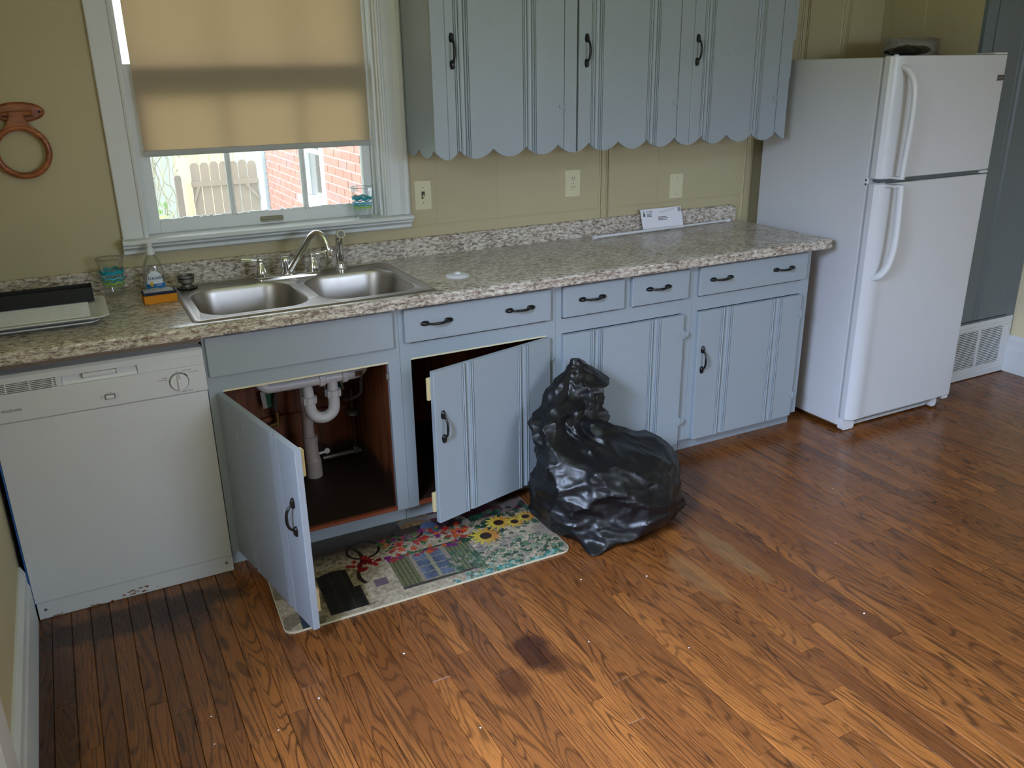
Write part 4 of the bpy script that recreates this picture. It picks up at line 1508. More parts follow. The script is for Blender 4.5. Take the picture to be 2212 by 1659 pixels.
bp = wall_plate('blank_plate', 'blank ivory wall plate with two screws near the backsplash corner', 'wall plate', 2.926, 3.005, 1.050, 1.168)
wscrew(bp, 2.9655, 1.148)
wscrew(bp, 2.9655, 1.070)

ring = thing('towel_ring', 'wooden towel ring on an oval wooden wall plate, left of the window', 'towel ring', (.215, 0, 1.545))
wood_r = NT('varnished_wood')
pp = wood_r.pos()
nw = wood_r.noise(wood_r.vmul(pp, (18, 18, 90)), 1.0, 3.0, .5, .4)
wood_r.bsdf(wood_r.ramp(nw, [(.3, s(112, 58, 30)), (.6, s(160, 92, 52)), (.8, s(178, 112, 68))]), .28)
m = MB()
a = [(.222 + .078 * math.cos(q), 1.543 + .033 * math.sin(q)) for q in [2 * math.pi * k / 36 for k in range(36)]]
b = [(.222 + .070 * math.cos(q), 1.543 + .026 * math.sin(q)) for q in [2 * math.pi * k / 36 for k in range(36)]]
vs = [(x, -.0005, z) for x, z in a] + [(x, -.009, z) for x, z in a] + [(x, -.015, z) for x, z in b]
fs = [(i + k * 36, (i + 1) % 36 + k * 36, (i + 1) % 36 + (k + 1) * 36, i + (k + 1) * 36) for k in (0, 1) for i in range(36)] + [tuple(range(72, 108))]
rp = m.add(vs, fs).build('wall_plate', wood_r.mat, ring, smooth=40)
for sx in (-.060, .062):
    MB().lathe([(.004, 0), (.004, .001)], (.222 + sx, -.0145, 1.543), 12, axis='y').build('screw_hole', 'dark_gap', rp)
MB().lathe([(.009, -.043), (.009, .048)], (.215, -.024, 1.538), 14, axis='x').build('dowel', wood_r.mat, ring, smooth=40)
m = MB()
cx, cz, R_ = .212, 1.418, .078
pts = [(cx + R_ * math.cos(q), -.026, cz + R_ * math.sin(q)) for q in [2 * math.pi * k / 48 for k in range(49)]]
m.tube(pts, .0105, 12, cap=False)
m.build('ring', wood_r.mat, ring, smooth=40)
MB().prism([(.193, 1.548), (.233, 1.548), (.236, 1.530), (.245, 1.508), (.262, 1.488), (.235, 1.496), (.212, 1.499), (.188, 1.496), (.162, 1.488), (.180, 1.508), (.190, 1.530)], 'y', -.036, -.012).build('neck', wood_r.mat, ring, bev=.004)

# ================================================================ on the worktop
ZC = .9142


def cup(name, label, cx, cy, z0, h=.135, r0=.030, r1=.045):
    t_ = thing(name, label, 'cup', (cx, cy, z0), 'clear plastic cups with zigzag print')
    o_ = MB().lathe([(r0 * .9, z0 + .004), (r0, z0), (r0 + .001, z0 + .004), (lerp(r0, r1, .93), z0 + h * .93), (r1 + .0018, z0 + h * .955), (r1 + .0026, z0 + h * .98), (r1, z0 + h), (r1 - .001, z0 + h * .97)],
                    (cx, cy, 0), 36, capb=True, capt=False)
    o_.build('cup_wall', 'clear', t_, smooth=50)
    MB().tube([(cx + r1 * math.cos(2 * math.pi * i / 32), cy + r1 * math.sin(2 * math.pi * i / 32), z0 + h * .985) for i in range(33)], .0016, 8, cap=False).build('rim', 'rim_highlight_plastic', t_, smooth=60)
    for k, (zf_, th, amp, col) in enumerate([(.60, .12, .05, 'teal'), (.47, .05, .05, 'sky_blue'), (.405, .035, .05, 'teal'), (.335, .05, .05, 'lime'), (.265, .02, .05, 'lime')]):
        n_ = 64
        vs_, fs_ = [], []
        for i in range(n_):
            q = 2 * math.pi * i / n_
            zz = 1 - abs((i % 8) / 4 - 1) * 2
            for e in (0, 1):
                f_ = zf_ + amp * zz * .5 + e * th * .8
                r_ = lerp(r0, r1, f_) + .0012
                vs_.append((cx + r_ * math.cos(q), cy + r_ * math.sin(q), z0 + h * f_))
        fs_ = [(2 * i, 2 * i + 1, (2 * i + 3) % (2 * n_), (2 * i + 2) % (2 * n_)) for i in range(n_)]
        MB().add(vs_, fs_).build('zigzag_print', col, t_)
    return t_


cup('plastic_cup', 'clear zigzag plastic cup on the worktop beside the soap bottle', .413, -.083, ZC)
cup('plastic_cup', 'clear zigzag plastic cup standing on the window sill', 1.375, -.008, 1.0975, .122, .032, .043)

bt = thing('soap_bottle', 'clear dish soap bottle with white cap and blue label behind the sponge', 'bottle', (.547, -.105, ZC))
m = MB().lathe([(.030, ZC), (.036, ZC + .005), (.0375, ZC + .03), (.0375, ZC + .07), (.034, ZC + .092), (.025, ZC + .115), (.0165, ZC + .130), (.0135, ZC + .134), (.0135, ZC + .140)], (.547, -.105, 0), 32, sy=.62)
m.build('bottle_body', 'clear', bt, smooth=45)
MB().lathe([(.026, ZC + .003), (.034, ZC + .006), (.0355, ZC + .03), (.0355, ZC + .036)], (.547, -.105, 0), 28, sy=.58).build('liquid', plain('pale_soap', s(198, 214, 226), .1), bt, smooth=45)
m = MB().lathe([(.0155, ZC + .137), (.0155, ZC + .152), (.0125, ZC + .156), (.0105, ZC + .160), (.0105, ZC + .166), (.0115, ZC + .168), (.0115, ZC + .174), (.007, ZC + .177)], (.547, -.105, 0), 24)
m.build('cap', 'white_plastic', bt, smooth=40)


def onb(dx, z, k=1.012):
    """point on the curved bottle front at offset dx"""
    r = .0375
    y = -.105 - .62 * math.sqrt(max(0, r * r - dx * dx)) * k - .0006
    return (.547 + dx, y, z)


def bpatch(name, outline, col, k=1.012, rows_=10):
    """outline: function z -> (dx0, dx1) between z0 and z1"""
    z0_, z1_, fn_ = outline
    vs_, fs_ = [], []
    nx_ = 12
    for j in range(rows_ + 1):
        z = lerp(z0_, z1_, j / rows_)
        a_, b_ = fn_(j / rows_)
        for i in range(nx_ + 1):
            vs_.append(onb(lerp(a_, b_, i / nx_), z, k))
    for j in range(rows_):
        for i in range(nx_):
            q_ = j * (nx_ + 1) + i
            fs_.append((q_, q_ + 1, q_ + nx_ + 2, q_ + nx_ + 1))
    return MB().add(vs_, fs_).build(name, col, bt)


lb = bpatch('label', (ZC + .016, ZC + .080, lambda q: (-.026 * math.sqrt(max(0, 1 - max(0, q - .45) ** 2 / .32)), .026 * math.sqrt(max(0, 1 - max(0, q - .45) ** 2 / .32)))), 'label_white')
bpatch('label_band', (ZC + .012, ZC + .034, lambda q: (-.031, .031)), 'label_blue', 1.03, 4)
m = MB()
put_text(m, 'DAWN', .0155, lambda a_, b_: onb(.003 + a_, ZC + .049 + b_, 1.05), True, bold=.014)
m.build('label_lettering', 'label_navy', bt)['kind'] = 'stuff'
m = MB()
put_text(m, 'ULTRA', .0065, lambda a_, b_: onb(.012 + a_, ZC + .026 + b_, 1.06), True)
m.build('label_small_lettering', 'label_white', bt)['kind'] = 'stuff'
bpatch('label_spot', (ZC + .024, ZC + .044, lambda q: (-.012 - .006 * math.sin(math.pi * min(1, q * 1.0 + .08)), -.010 + .003 * math.sin(math.pi * min(1, q + .08)))), 'label_yellow', 1.07, 6)

spg = thing('sponge', 'orange sponge with a dark blue scrubbing top and lint, left of the sink', 'sponge', (.543, -.262, ZC))
MB().box(-.054, .054, -.032, .032, 0, .030).build('foam', 'sponge', spg, bev=.003, at=(0, 0, 0))
MB().box(-.055, .055, -.033, .033, .030, .039).build('scrub_pad', 'scrub', spg, bev=.003, at=(0, 0, 0))
m = MB()
n1, n2 = 26, 16
for i in range(n1 + 1):
    for j in range(n2 + 1):
        x, y = lerp(-.05, .05, i / n1), lerp(-.024, .03, j / n2)
        e = min(1, 6 * min(i / n1, 1 - i / n1, j / n2, 1 - j / n2))
        m.v.append((x + .004 * noise.noise(Vector((x * 90, y * 90, 0))), y, .0385 + e * (.003 + .007 * max(0, noise.noise(Vector((x * 55, y * 55, 2)))) + .003 * noise.noise(Vector((x * 160, y * 160, 5))))))
m.f = [(i * (n2 + 1) + j, (i + 1) * (n2 + 1) + j, (i + 1) * (n2 + 1) + j + 1, i * (n2 + 1) + j + 1) for i in range(n1) for j in range(n2)]
m.mi = [0] * len(m.f)
m.build('lint', 'lint', spg, at=(0, 0, 0), smooth=60)
spg.rotation_euler.z = math.radians(2)

sf = thing('sink_strainer', 'upturned metal sink strainer basket on a black disc, at the sink corner', 'strainer', (.652, -.125, .9195))
m = MB().lathe([(.036, .9197), (.036, .9225), (.030, .9235)], (.652, -.125, 0), 30)
dk = m.build('rubber_disc', 'black', sf, smooth=40)
for k in range(12):
    q = 2 * math.pi * k / 12
    c_ = (.652 + .028 * math.cos(q), -.125 + .028 * math.sin(q), 0)
    MB().lathe([(.0035, .9236), (.003, .9240)], c_, 8).build('white_dot', 'tag_white', dk)
m = MB().lathe([(.017, .9236), (.017, .934), (.023, .938), (.028, .942), (.0285, .962), (.031, .963), (.031, .9665), (.0275, .966), (.0265, .945), (.010, .943)], (.652, -.125, 0), 32)
m.build('basket', 'steel_dull', sf, smooth=40)
MB().lathe([(.0262, .9448), (.008, .9452), (.008, .952), (.004, .954)], (.652, -.125, 0), 24, capb=False).build('basket_inside', 'black', sf, smooth=40)
MB().lathe([(.0288, .955), (.0288, .959)], (.652, -.125, 0), 32, capb=False, capt=False).build('basket_band', 'black', sf)

ld = thing('drain_cover', 'small round white plastic drain cover lying on the worktop', 'drain cover', (1.592, -.447, ZC))
m = MB().lathe([(.046, ZC), (.0475, ZC + .003), (.044, ZC + .006), (.030, ZC + .009), (.016, ZC + .011), (.013, ZC + .0112), (.012, ZC + .016), (.008, ZC + .018)], (1.592, -.447, 0), 36)
m.build('disc', 'white_plastic', ld, smooth=40)

en = thing('envelope', 'white addressed envelope leaning on the backsplash', 'envelope', (2.855, -.062, ZC))
tilt = math.atan2(.034, .099)
ev = MB().box(-.119, .119, -.0012, 0, 0.0005, .106).build('paper', 'paper', en, at=(0, 0, 0), rot=(-tilt, 0, math.radians(-1)))
m = MB()
for (x, z, wd_) in [(-.022, .062, .048), (-.022, .055, .056), (-.022, .048, .052), (-.085, .080, .032), (-.085, .074, .026), (-.085, .069, .028)]:
    xx = x
    while xx < x + wd_:
        l_ = rr.uniform(.003, .008)
        m.box(xx, min(xx + l_, x + wd_), -.0015, -.0011, z, z + .0035)
        xx += l_ + .0014
m.build('address_print', 'print_dark', ev, at=(0, 0, 0))['kind'] = 'stuff'
m = MB().prism([(-.107, .072), (-.094, .072), (-.1005, .100)], 'y', -.0015, -.0011)
m.build('tree_mark', plain('dark_green_print', s(30, 74, 50), .6), ev, at=(0, 0, 0))
m = MB()
for (xa, xb, z) in ((-.088, -.066, .088), (-.064, -.052, .088)):
    m.tube(smoothcurve([(xa, -.0013, z), (xa + .004, -.0013, z + .010), (lerp(xa, xb, .5), -.0013, z + .002), (xb - .004, -.0013, z + .007), (xb, -.0013, z)], 5), .0009, 6)
hw = [(-.010, -.0013, .082)]
for k in range(14):
    hw.append((lerp(-.008, .078, k / 13), -.0013, .084 + k * .0011 + (.004 if k % 2 else -.002)))
m.tube(smoothcurve(hw, 3), .0006, 5)
m.build('handwriting', 'print_gray', ev, at=(0, 0, 0))['kind'] = 'stuff'
m = MB().prism(rrect(.098, .115, .082, .102, .001, 2), 'y', -.0015, -.0011)
m.build('stamp', plain('stamp_print', s(150, 150, 160), .6), ev, at=(0, 0, 0))

rd = thing('tension_rod', 'thin white tension curtain rod lying along the backsplash', 'rod', (2.85, -.085, ZC))
A, B = Vector((2.432, -.098, ZC + .0105)), Vector((3.262, -.058, ZC + .0105))
MB().tube([A, lerp(A, B, .55)], .0068, 14).build('outer_tube', 'white_plastic', rd, smooth=40)
MB().tube([lerp(A, B, .55), B], .0053, 14).build('inner_tube', 'white_plastic', rd, smooth=40)
dv = (B - A).normalized()
for e, sg in ((A, 1), (B, -1)):
    MB().tube([e - dv * .004 * sg, e + dv * .012 * sg, e + dv * .022 * sg], [.0103, .0098, .0075], 16).build('rubber_foot', 'white_plastic', rd, smooth=40)

# drainboards and black trough at the left end
for k, (lab, dx, z0) in enumerate([('lower white plastic drainboard tray, under the ribbed one', -.03, ZC), ('ribbed white plastic drainboard tray with the black trough on it', 0, ZC + .0172)]):
    ty = thing('drainboard_tray', lab, 'tray', (.17, -.32, z0))
    X1_ = .372 + dx
    o_, i_ = rrect(-.012, X1_, -.508 + .018 * (1 - k), -.20, .035, 6), rrect(.0, X1_ - .014, -.494 + .018 * (1 - k), -.214, .028, 6)
    n_ = len(o_)
    zz = [0, .014, .016, .010]
    f3 = rrect(.012, X1_ - .030, -.478 + .018 * (1 - k), -.23, .024, 6)
    vs = [(x, y, z0 + .0001) for x, y in f3] + [(x, y, z0 + .013) for x, y in o_] + [(x, y, z0 + .016) for x, y in o_] + [(x, y, z0 + .0165) for x, y in i_] + [(x, y, z0 + .010) for x, y in f3]
    fs = [(i + q * n_, (i + 1) % n_ + q * n_, (i + 1) % n_ + (q + 1) * n_, i + (q + 1) * n_) for q in range(4) for i in range(n_)] + [tuple(range(4 * n_, 5 * n_)), tuple(range(n_ - 1, -1, -1))]
    tb_ = MB().add(vs, fs).build('tray', 'white_plastic', ty, smooth=40)
    if k == 1:
        for q in range(9):
            y = -.455 + q * .025
            MB().tube([(.020, y, z0 + .0105), (.318, y, z0 + .0105)], .0045, 8).build('rib', 'white_plastic', tb_, smooth=40)
tq = thing('black_trough', 'long black plastic trough lying across the ribbed tray', 'container', (.165, -.22, ZC + .0325))
m = MB()
bx = (-.008, .340, -.278, -.205, ZC + .0332, ZC + .080)
x0, x1, y0, y1, z0, z1 = bx
m.box(x0, x1, y0, y0 + .004, z0, z1).box(x0, x1, y1 - .004, y1, z0, z1).box(x1 - .004, x1, y0 + .004, y1 - .004, z0, z1).box(x0, x0 + .004, y0 + .004, y1 - .004, z0, z1).box(x0 + .004, x1 - .004, y0 + .004, y1 - .004, z0, z0 + .03)
m.build('trough', 'black', tq, bev=.0015)

# ===================================================================== floor mat
NX, NY = 420, 206


def mixc(a, b, t):
    return tuple(lerp(a[i], b[i], t) for i in range(3))


def C(r, g, b):
    return s(r, g, b)[:3]


rm = random.Random(11)
flow = [(rm.uniform(.40, .72), rm.uniform(.46, .78), rm.uniform(.008, .02), rm.choice([C(176, 40, 40), C(200, 90, 50), C(190, 120, 60), C(120, 40, 110), C(70, 110, 60), C(40, 80, 54), C(160, 60, 60)])) for _ in range(120)]
flow += [(rm.gauss(.31, .03), rm.gauss(.54, .04), rm.uniform(.008, .018), rm.choice([C(150, 24, 34), C(120, 18, 28), C(170, 34, 40)])) for _ in range(26)]
leafs = [(rm.uniform(.58, 1.0), abs(rm.gauss(.20, .12)), rm.uniform(.006, .018), rm.choice([C(60, 92, 72), C(90, 120, 88), C(44, 74, 58), C(128, 150, 120), C(150, 140, 130)])) for _ in range(240)]
leafs += [(rm.uniform(.55, 1.0), abs(rm.gauss(.02, .03)), rm.uniform(.006, .014), rm.choice([C(30, 120, 110), C(60, 150, 140), C(150, 190, 180)])) for _ in range(70)]
leafs += [(rm.uniform(.66, .99), rm.uniform(.45, .80), rm.uniform(.01, .022), rm.choice([C(20, 60, 48), C(36, 84, 62), C(24, 50, 40), C(60, 100, 70)])) for _ in range(110)]
suns = [(.765, .47, .050), (.845, .60, .044), (.902, .555, .034), (.955, .585, .034)]


def mat_col(u, v):
    n1 = noise.noise(Vector((u * 60, v * 30, 0)))
    n2 = noise.noise(Vector((u * 16, v * 8, 4)))
    n3 = noise.noise(Vector((u * 140, v * 70, 8)))
    c = mixc(C(206, 188, 162), C(150, 132, 108), .5 + .6 * n1 + .3 * n2)           # pale stone wall
    if v > .62:
        c = mixc(c, C(70, 58, 50), min(1, (v - .62) * 6))
        c = mixc(c, C(42, 36, 32), max(0, n1))
    if u < .13:
        if abs(u - .062 - .03 * v) < .012:
            c = mixc(C(70, 84, 94), C(40, 46, 54), .5 + n3)
        elif n2 > .1:
            c = mixc(c, C(92, 84, 60), .6)
    # arched doorway
    arch = .50 + .05 * math.sin((u - .13) / .15 * math.pi) if .13 < u < .28 else 0
    if .125 < u < .29 and .05 < v < arch + .06:
        c = mixc(C(188, 168, 132), C(120, 100, 74), .5 + n1)
        if .145 < u < .27 - .02 * (v > .3) and v < arch:
            c = mixc(C(44, 40, 34), C(24, 22, 20), .5 + n2)
            if abs((u - .145) % .04) < .004:
                c = C(60, 54, 44)
    if .315 < u < .36 and .22 < v < .31:
        c = C(112, 96, 104)
    # vine up the wall
    if abs(u - (.30 + .02 * math.sin(v * 12))) < .007 and .3 < v < .85:
        c = C(52, 38, 34)
    # window with shutters
    if .395 < u < .695 and .10 < v < .52:
        if u < .465:
            c = mixc(C(118, 116, 78), C(82, 84, 56), .5 + .5 * math.sin(u * 420))
        elif u > .60:
            c = mixc(C(116, 120, 84), C(78, 84, 58), .5 + .5 * math.sin(u * 420))
        else:
            c = C(150, 134, 118)
            uu, vv = (u - .478) / .108, (v - .14) / .34
            if 0 < uu < 1 and 0 < vv < 1:
                c = mixc(C(112, 122, 142), C(58, 68, 88), .5 + n2 * .8 + .3 * (uu - .5))
                if abs(uu - .5) < .06 or abs((uu * 4) % 2 - 1) < .0 or abs((vv * 4) % 1 - .5) > .45 or abs((uu % .5) - .25) > .235:
                    c = C(150, 142, 116)
        if v < .13 or v > .50:
            c = C(70, 66, 58)
    # bicycle wheels and frame
    for (wu, wv, wr) in ((.335, .72, .062), (.515, .80, .060)):
        d = math.hypot(u - wu, (v - wv) * .49)
        if abs(d - wr * .92) < .005:
            c = C(30, 26, 26)
        elif d < wr and abs(math.sin(math.atan2(v - wv, (u - wu) * 2) * 9)) < .10:
            c = mixc(c, C(30, 26, 26), .6)
    # purple table cloth, wagon arcs, dark red cloth
    if u > .60 and v > .72:
        c = mixc(C(92, 46, 58), C(56, 28, 40), .5 + n2)
        if abs(math.hypot((u - .62), (v - .70) * .5) - .12) < .016:
            c = C(140, 130, 120)
        if u > .86 and n2 > -.1:
            c = C(120, 108, 104)
    if .50 < u < .62 and v > .86:
        c = mixc(C(150, 116, 76), C(96, 70, 48), .5 + n1)
        if abs(math.hypot((u - .55), (v - .80) * .5) - .085) < .012:
            c = C(120, 112, 108)
    if math.hypot((u - .60) / .034, (v - .78) / .10) < 1:
        c = mixc(C(96, 112, 140), C(58, 70, 100), .5 + (u - .60) * 12)
    for (fu, fv, fr_, fc_) in leafs:
        if abs(u - fu) < fr_ and math.hypot(u - fu, (v - fv) * .49) < fr_ * (.7 + .5 * n3):
            c = mixc(fc_, c, .15)
    if .68 < u < 1.0 and .28 < v < .40 and n2 > 0:
        c = mixc(c, C(150, 134, 132), .5)
    for (fu, fv, fr_, fc_) in flow:
        if abs(u - fu) < fr_ and math.hypot(u - fu, (v - fv) * .49) < fr_ * (.7 + .5 * n3):
            c = fc_
    for (fu, fv, fr_) in suns:
        du, dv_ = u - fu, (v - fv) * .49
        d = math.hypot(du, dv_)
        if d < fr_ * (1 + .22 * math.sin(math.atan2(dv_, du) * 13 + fu * 40)):
            c = mixc(C(214, 190, 70), C(196, 128, 50), max(0, min(1, .5 + 14 * du)))
            if d < fr_ * .45:
                c = C(52, 28, 24)
    return mixc((c[0] * .8, c[1] * .8, c[2] * .8), (c[0] * .5, c[1] * .5, c[2] * .5), max(0, min(1, .4 + n3)))


MX0, MX1, MY0, MY1 = .688, 1.728, -1.072, -.566
vs, cols = [], []
for j in range(NY + 1):
    for i in range(NX + 1):
        u, v = i / NX, j / NY
        x, y = lerp(MX0, MX1, u), lerp(MY0, MY1, v)
        # rounded corners: pull the corner points in
        rc_ = .035
        for (ccx, ccy, sx, sy) in ((MX0 + rc_, MY0 + rc_, -1, -1), (MX1 - rc_, MY0 + rc_, 1, -1), (MX0 + rc_, MY1 - rc_, -1, 1), (MX1 - rc_, MY1 - rc_, 1, 1)):
            dx_, dy_ = (x - ccx) * sx, (y - ccy) * sy
            if dx_ > 0 and dy_ > 0:
                mm = max(dx_, dy_)
                hh = math.hypot(dx_, dy_)
                k_ = mm / hh
                x, y = ccx + sx * dx_ * k_, ccy + sy * dy_ * k_
        vs.append((x + .055 * (y - MY0), y, .0072))
        cols.append(mat_col(u, v))
fs = [(j * (NX + 1) + i, j * (NX + 1) + i + 1, (j + 1) * (NX + 1) + i + 1, (j + 1) * (NX + 1) + i) for j in range(NY) for i in range(NX)]
mt = thing('floor_mat', 'printed kitchen floor mat with sunflowers and a stone house, under the open doors', 'mat', (1.21, -.82, 0))
ml = MB().add(vs, fs).build('printed_top', 'mat_print', mt)
ca = ml.data.color_attributes.new('print', 'FLOAT_COLOR', 'POINT')
ca.data.foreach_set('color', [q for c in cols for q in (c[0], c[1], c[2], 1.0)])
oo = [(x + .055 * (y - MY0), y) for x, y in rrect(MX0 - .002, MX1 + .002, MY0 - .002, MY1 + .002, .036, 8)]
oi = [(x + .055 * (y - MY0), y) for x, y in rrect(MX0 + .003, MX1 - .003, MY0 + .003, MY1 - .003, .033, 8)]
n_ = len(oo)
m = MB().add([(x, y, .0005) for x, y in oo] + [(x, y, .0066) for x, y in oo] + [(x, y, .0069) for x, y in oi],
             [(i + q * n_, (i + 1) % n_ + q * n_, (i + 1) % n_ + (q + 1) * n_, i + (q + 1) * n_) for q in (0, 1) for i in range(n_)] + [tuple(range(n_ - 1, -1, -1)), tuple(range(2 * n_, 3 * n_))])
m.build('mat_base', 'mat_edge', mt)

# ==================================================================== trash bag
RINGS = [(.000, 1.990, -.905, .225, .195), (.012, 1.985, -.905, .262, .228), (.06, 1.988, -.905, .288, .245), (.12, 1.990, -.903, .298, .250), (.18, 1.988, -.900, .293, .247), (.24, 1.978, -.890, .275, .232),
         (.295, 1.955, -.872, .245, .205), (.34, 1.915, -.845, .208, .168), (.375, 1.885, -.822, .182, .140), (.41, 1.890, -.806, .176, .122), (.45, 1.935, -.792, .168, .102), (.495, 1.950, -.778, .138, .078),
         (.54, 1.945, -.768, .095, .055), (.58, 1.938, -.760, .055, .034), (.612, 1.932, -.755, .018, .014)]
NA, NR = 240, 160
BO = Vector((1.985, -.9, 0))


def ring_at(f):
    k = min(int(f), len(RINGS) - 2)
    q_ = f - k
    P_ = [RINGS[max(0, min(len(RINGS) - 1, k + d_))] for d_ in (-1, 0, 1, 2)]
    return [.5 * (2 * P_[1][i] + (P_[2][i] - P_[0][i]) * q_ + (2 * P_[0][i] - 5 * P_[1][i] + 4 * P_[2][i] - P_[3][i]) * q_ * q_ + (3 * P_[1][i] - P_[0][i] - 3 * P_[2][i] + P_[3][i]) * q_ ** 3) for i in range(5)]


def ridge(p_, sc, seed):
    w_ = noise.noise_vector(p_ * sc * .6 + Vector((seed, 1.7, 4.2))) * .5
    return abs(noise.noise(p_ * sc + w_ + Vector((seed * 3.1, seed, 7.7))))


tipa = math.atan2(-.285, -.215)
rb = random.Random(5)


def bag_base(f, q):
    z, cx, cy, rx, ry = ring_at(f)
    dq = (q - tipa + math.pi) % (2 * math.pi) - math.pi
    jit = 1 + .46 * math.exp(-(dq / .17) ** 2) * max(0, 1 - z / .09) ** 1.3
    return Vector((cx + rx * jit * math.cos(q), cy + ry * jit * math.sin(q), z)), Vector((cx, cy, z))


# the sack is a bundle of flat taut panels: seeds carry a panel each, the nearest panels cut the surface
seeds = []
LR = len(RINGS) - 1
for _ in range(230):
    f_, q_ = rb.uniform(.6, LR - .4), rb.uniform(0, 2 * math.pi)
    c0, ax = bag_base(f_, q_)
    cu, _x = bag_base(min(LR, f_ + .15), q_)
    cd_, _x = bag_base(max(0, f_ - .15), q_)
    cl_, _x = bag_base(f_, q_ - .08)
    cr_, _x = bag_base(f_, q_ + .08)
    n_ = (cr_ - cl_).cross(cu - cd_).normalized()
    n_ = (n_ + Vector((rb.gauss(0, 1), rb.gauss(0, 1), rb.gauss(0, 1))) * .12).normalized()
    if all((c0 - s_[0]).length > (.055 if c0.z < .36 else .040) for s_ in seeds):
        seeds.append((c0 + n_ * rb.uniform(-.006, .012), n_))
vs = []
for k in range(NR + 1):
    f_ = LR * k / NR
    near_ = None
    for j in range(NA):
        q = 2 * math.pi * j / NA
        p_, ax = bag_base(f_, q)
        z = p_.z
        d_ = p_ - ax
        R0 = d_.length
        d_ = d_ / max(R0, 1e-6)
        if near_ is None:
            near_ = [s_ for s_ in seeds if abs(s_[0].z - z) < .14]
        r_ = R0 * 1.10 + .01
        for c0, n_ in near_:
            dn = d_.dot(n_)
            if dn > .25:
                r_ = min(r_, (c0 - ax).dot(n_) / dn + ((c0 - p_).length_squared / .0090) ** 2 * .012)
        a_ = min(1, z / .035) * min(1, (.625 - z) / .05)
        r_ = lerp(R0, max(r_, R0 * .62), a_)
        nk = max(0, 1 - abs(z - .38) / .14)
        h_ = -.020 * nk * abs(math.sin(q * 4.5 + 3 * noise.noise(p_ * 5)))
        h_ += -.022 * ridge(Vector((p_.x, p_.y, p_.z * 1.9)), 6.0, 1.3) - .012 * ridge(Vector((p_.x, p_.y, p_.z * 2.2)), 11.0, 8.4) - .005 * ridge(p_, 24.0, 3.4) + .010
        p_ = ax + d_ * (r_ + h_ * a_)
        p_.z = max(p_.z + .3 * h_ * a_, .001)
        p_.y = min(p_.y, -.668)
        vs.append(p_)
fs = [(k * NA + j, k * NA + (j + 1) % NA, (k + 1) * NA + (j + 1) % NA, (k + 1) * NA + j) for k in range(NR) for j in range(NA)]
fs += [tuple(range(NA - 1, -1, -1)), tuple(NR * NA + j for j in range(NA))]
bag = MB().add(vs, fs).build('trash_bag', 'bag', org=BO, smooth=28)
tag(bag, 'full black plastic trash bag slumped on the floor against the cabinet doors', 'trash bag')

# ====================================================================== outdoors
gl = MB().box(-30, 30, .15, 40, -.56, -.5)
gl.box(-30, -.17, -30, .15, -.56, -.5).box(-.17, 5.06, -30, -5.35, -.56, -.5).box(5.06, 30, -30, .15, -.56, -.5)
lw = gl.build('lawn', 'lawn')
tag(lw, 'sunlit grass lawn outside the window', 'lawn')
lw['kind'] = 'stuff'

bw = thing('brick_wing', 'red brick wall of the house with a white window, seen through the panes', 'building', (2.3, 3.6, -.5))
m = MB().box(2.205, 2.5, .155, 3.50, -.5, 2.7).box(2.205, 2.5, 4.22, 5.66, -.5, 2.7).box(2.205, 2.5, 3.50, 4.22, -.5, .62).box(2.205, 2.5, 3.50, 4.22, 2.2, 2.7)
m.build('mortar_wall', 'mortar', bw)
BH, BL, MJ = .055, .196, .0135
bsrc = None
nb = 0
for c_ in range(24):
    z = .02 + c_ * (BH + MJ)
    y = 2.05 + (.104 if c_ % 2 else 0)
    while y < 5.66:
        a, b = y, min(y + BL, 5.655)
        y += BL + MJ
        for (lo_, hi_) in ((a, b),):
            if z > .57 - BH and b > 3.50 and a < 4.22:
                if a < 3.49 and 3.49 - a > .05:
                    b = 3.49
                elif b > 4.23 and b - 4.23 > .05:
                    a = 4.23
                else:
                    continue
            if nb >= 298:
                continue
            nb += 1
            if bsrc is None:
                bsrc = MB().box(-.010, 0, 0, 1, 0, BH).build('brick', 'brick', bw, at=(2.205 - 2.3, a - 3.6, z + .5))
                bsrc.scale = (1, b - a, 1)
            else:
                share(bsrc, 'brick', bw, (2.205 - 2.3 + rr.uniform(-.002, .002), a - 3.6, z + .5), scale=(1, b - a, 1))
wf = MB()
wf.box(2.19, 2.25, 3.505, 3.60, .66, 2.2).box(2.19, 2.25, 4.12, 4.215, .66, 2.2)
wfo = wf.build('window_frame', 'ext_white', bw)
MB().box(2.24, 2.245, 3.60, 4.12, .66, 2.2).build('pane', 'glass', wfo)
MB().box(2.225, 2.25, 3.60, 4.12, 1.02, 1.05).build('muntin', 'ext_white', wfo)
MB().box(2.30, 2.31, 3.58, 4.14, .62, 2.2).build('dark_room', 'dark_gap', bw)
MB().box(2.14, 2.25, 3.48, 4.24, .60, .655).build('window_sill', 'ext_white', bw)
MB().box(2.165, 2.30, 5.80, 6.04, -.5, 2.7).build('corner_board', 'ext_white', bw)
MB().box(2.19, 2.5, 5.662, 5.80, -.5, 2.7).build('corner_gap', 'gray_door', bw)

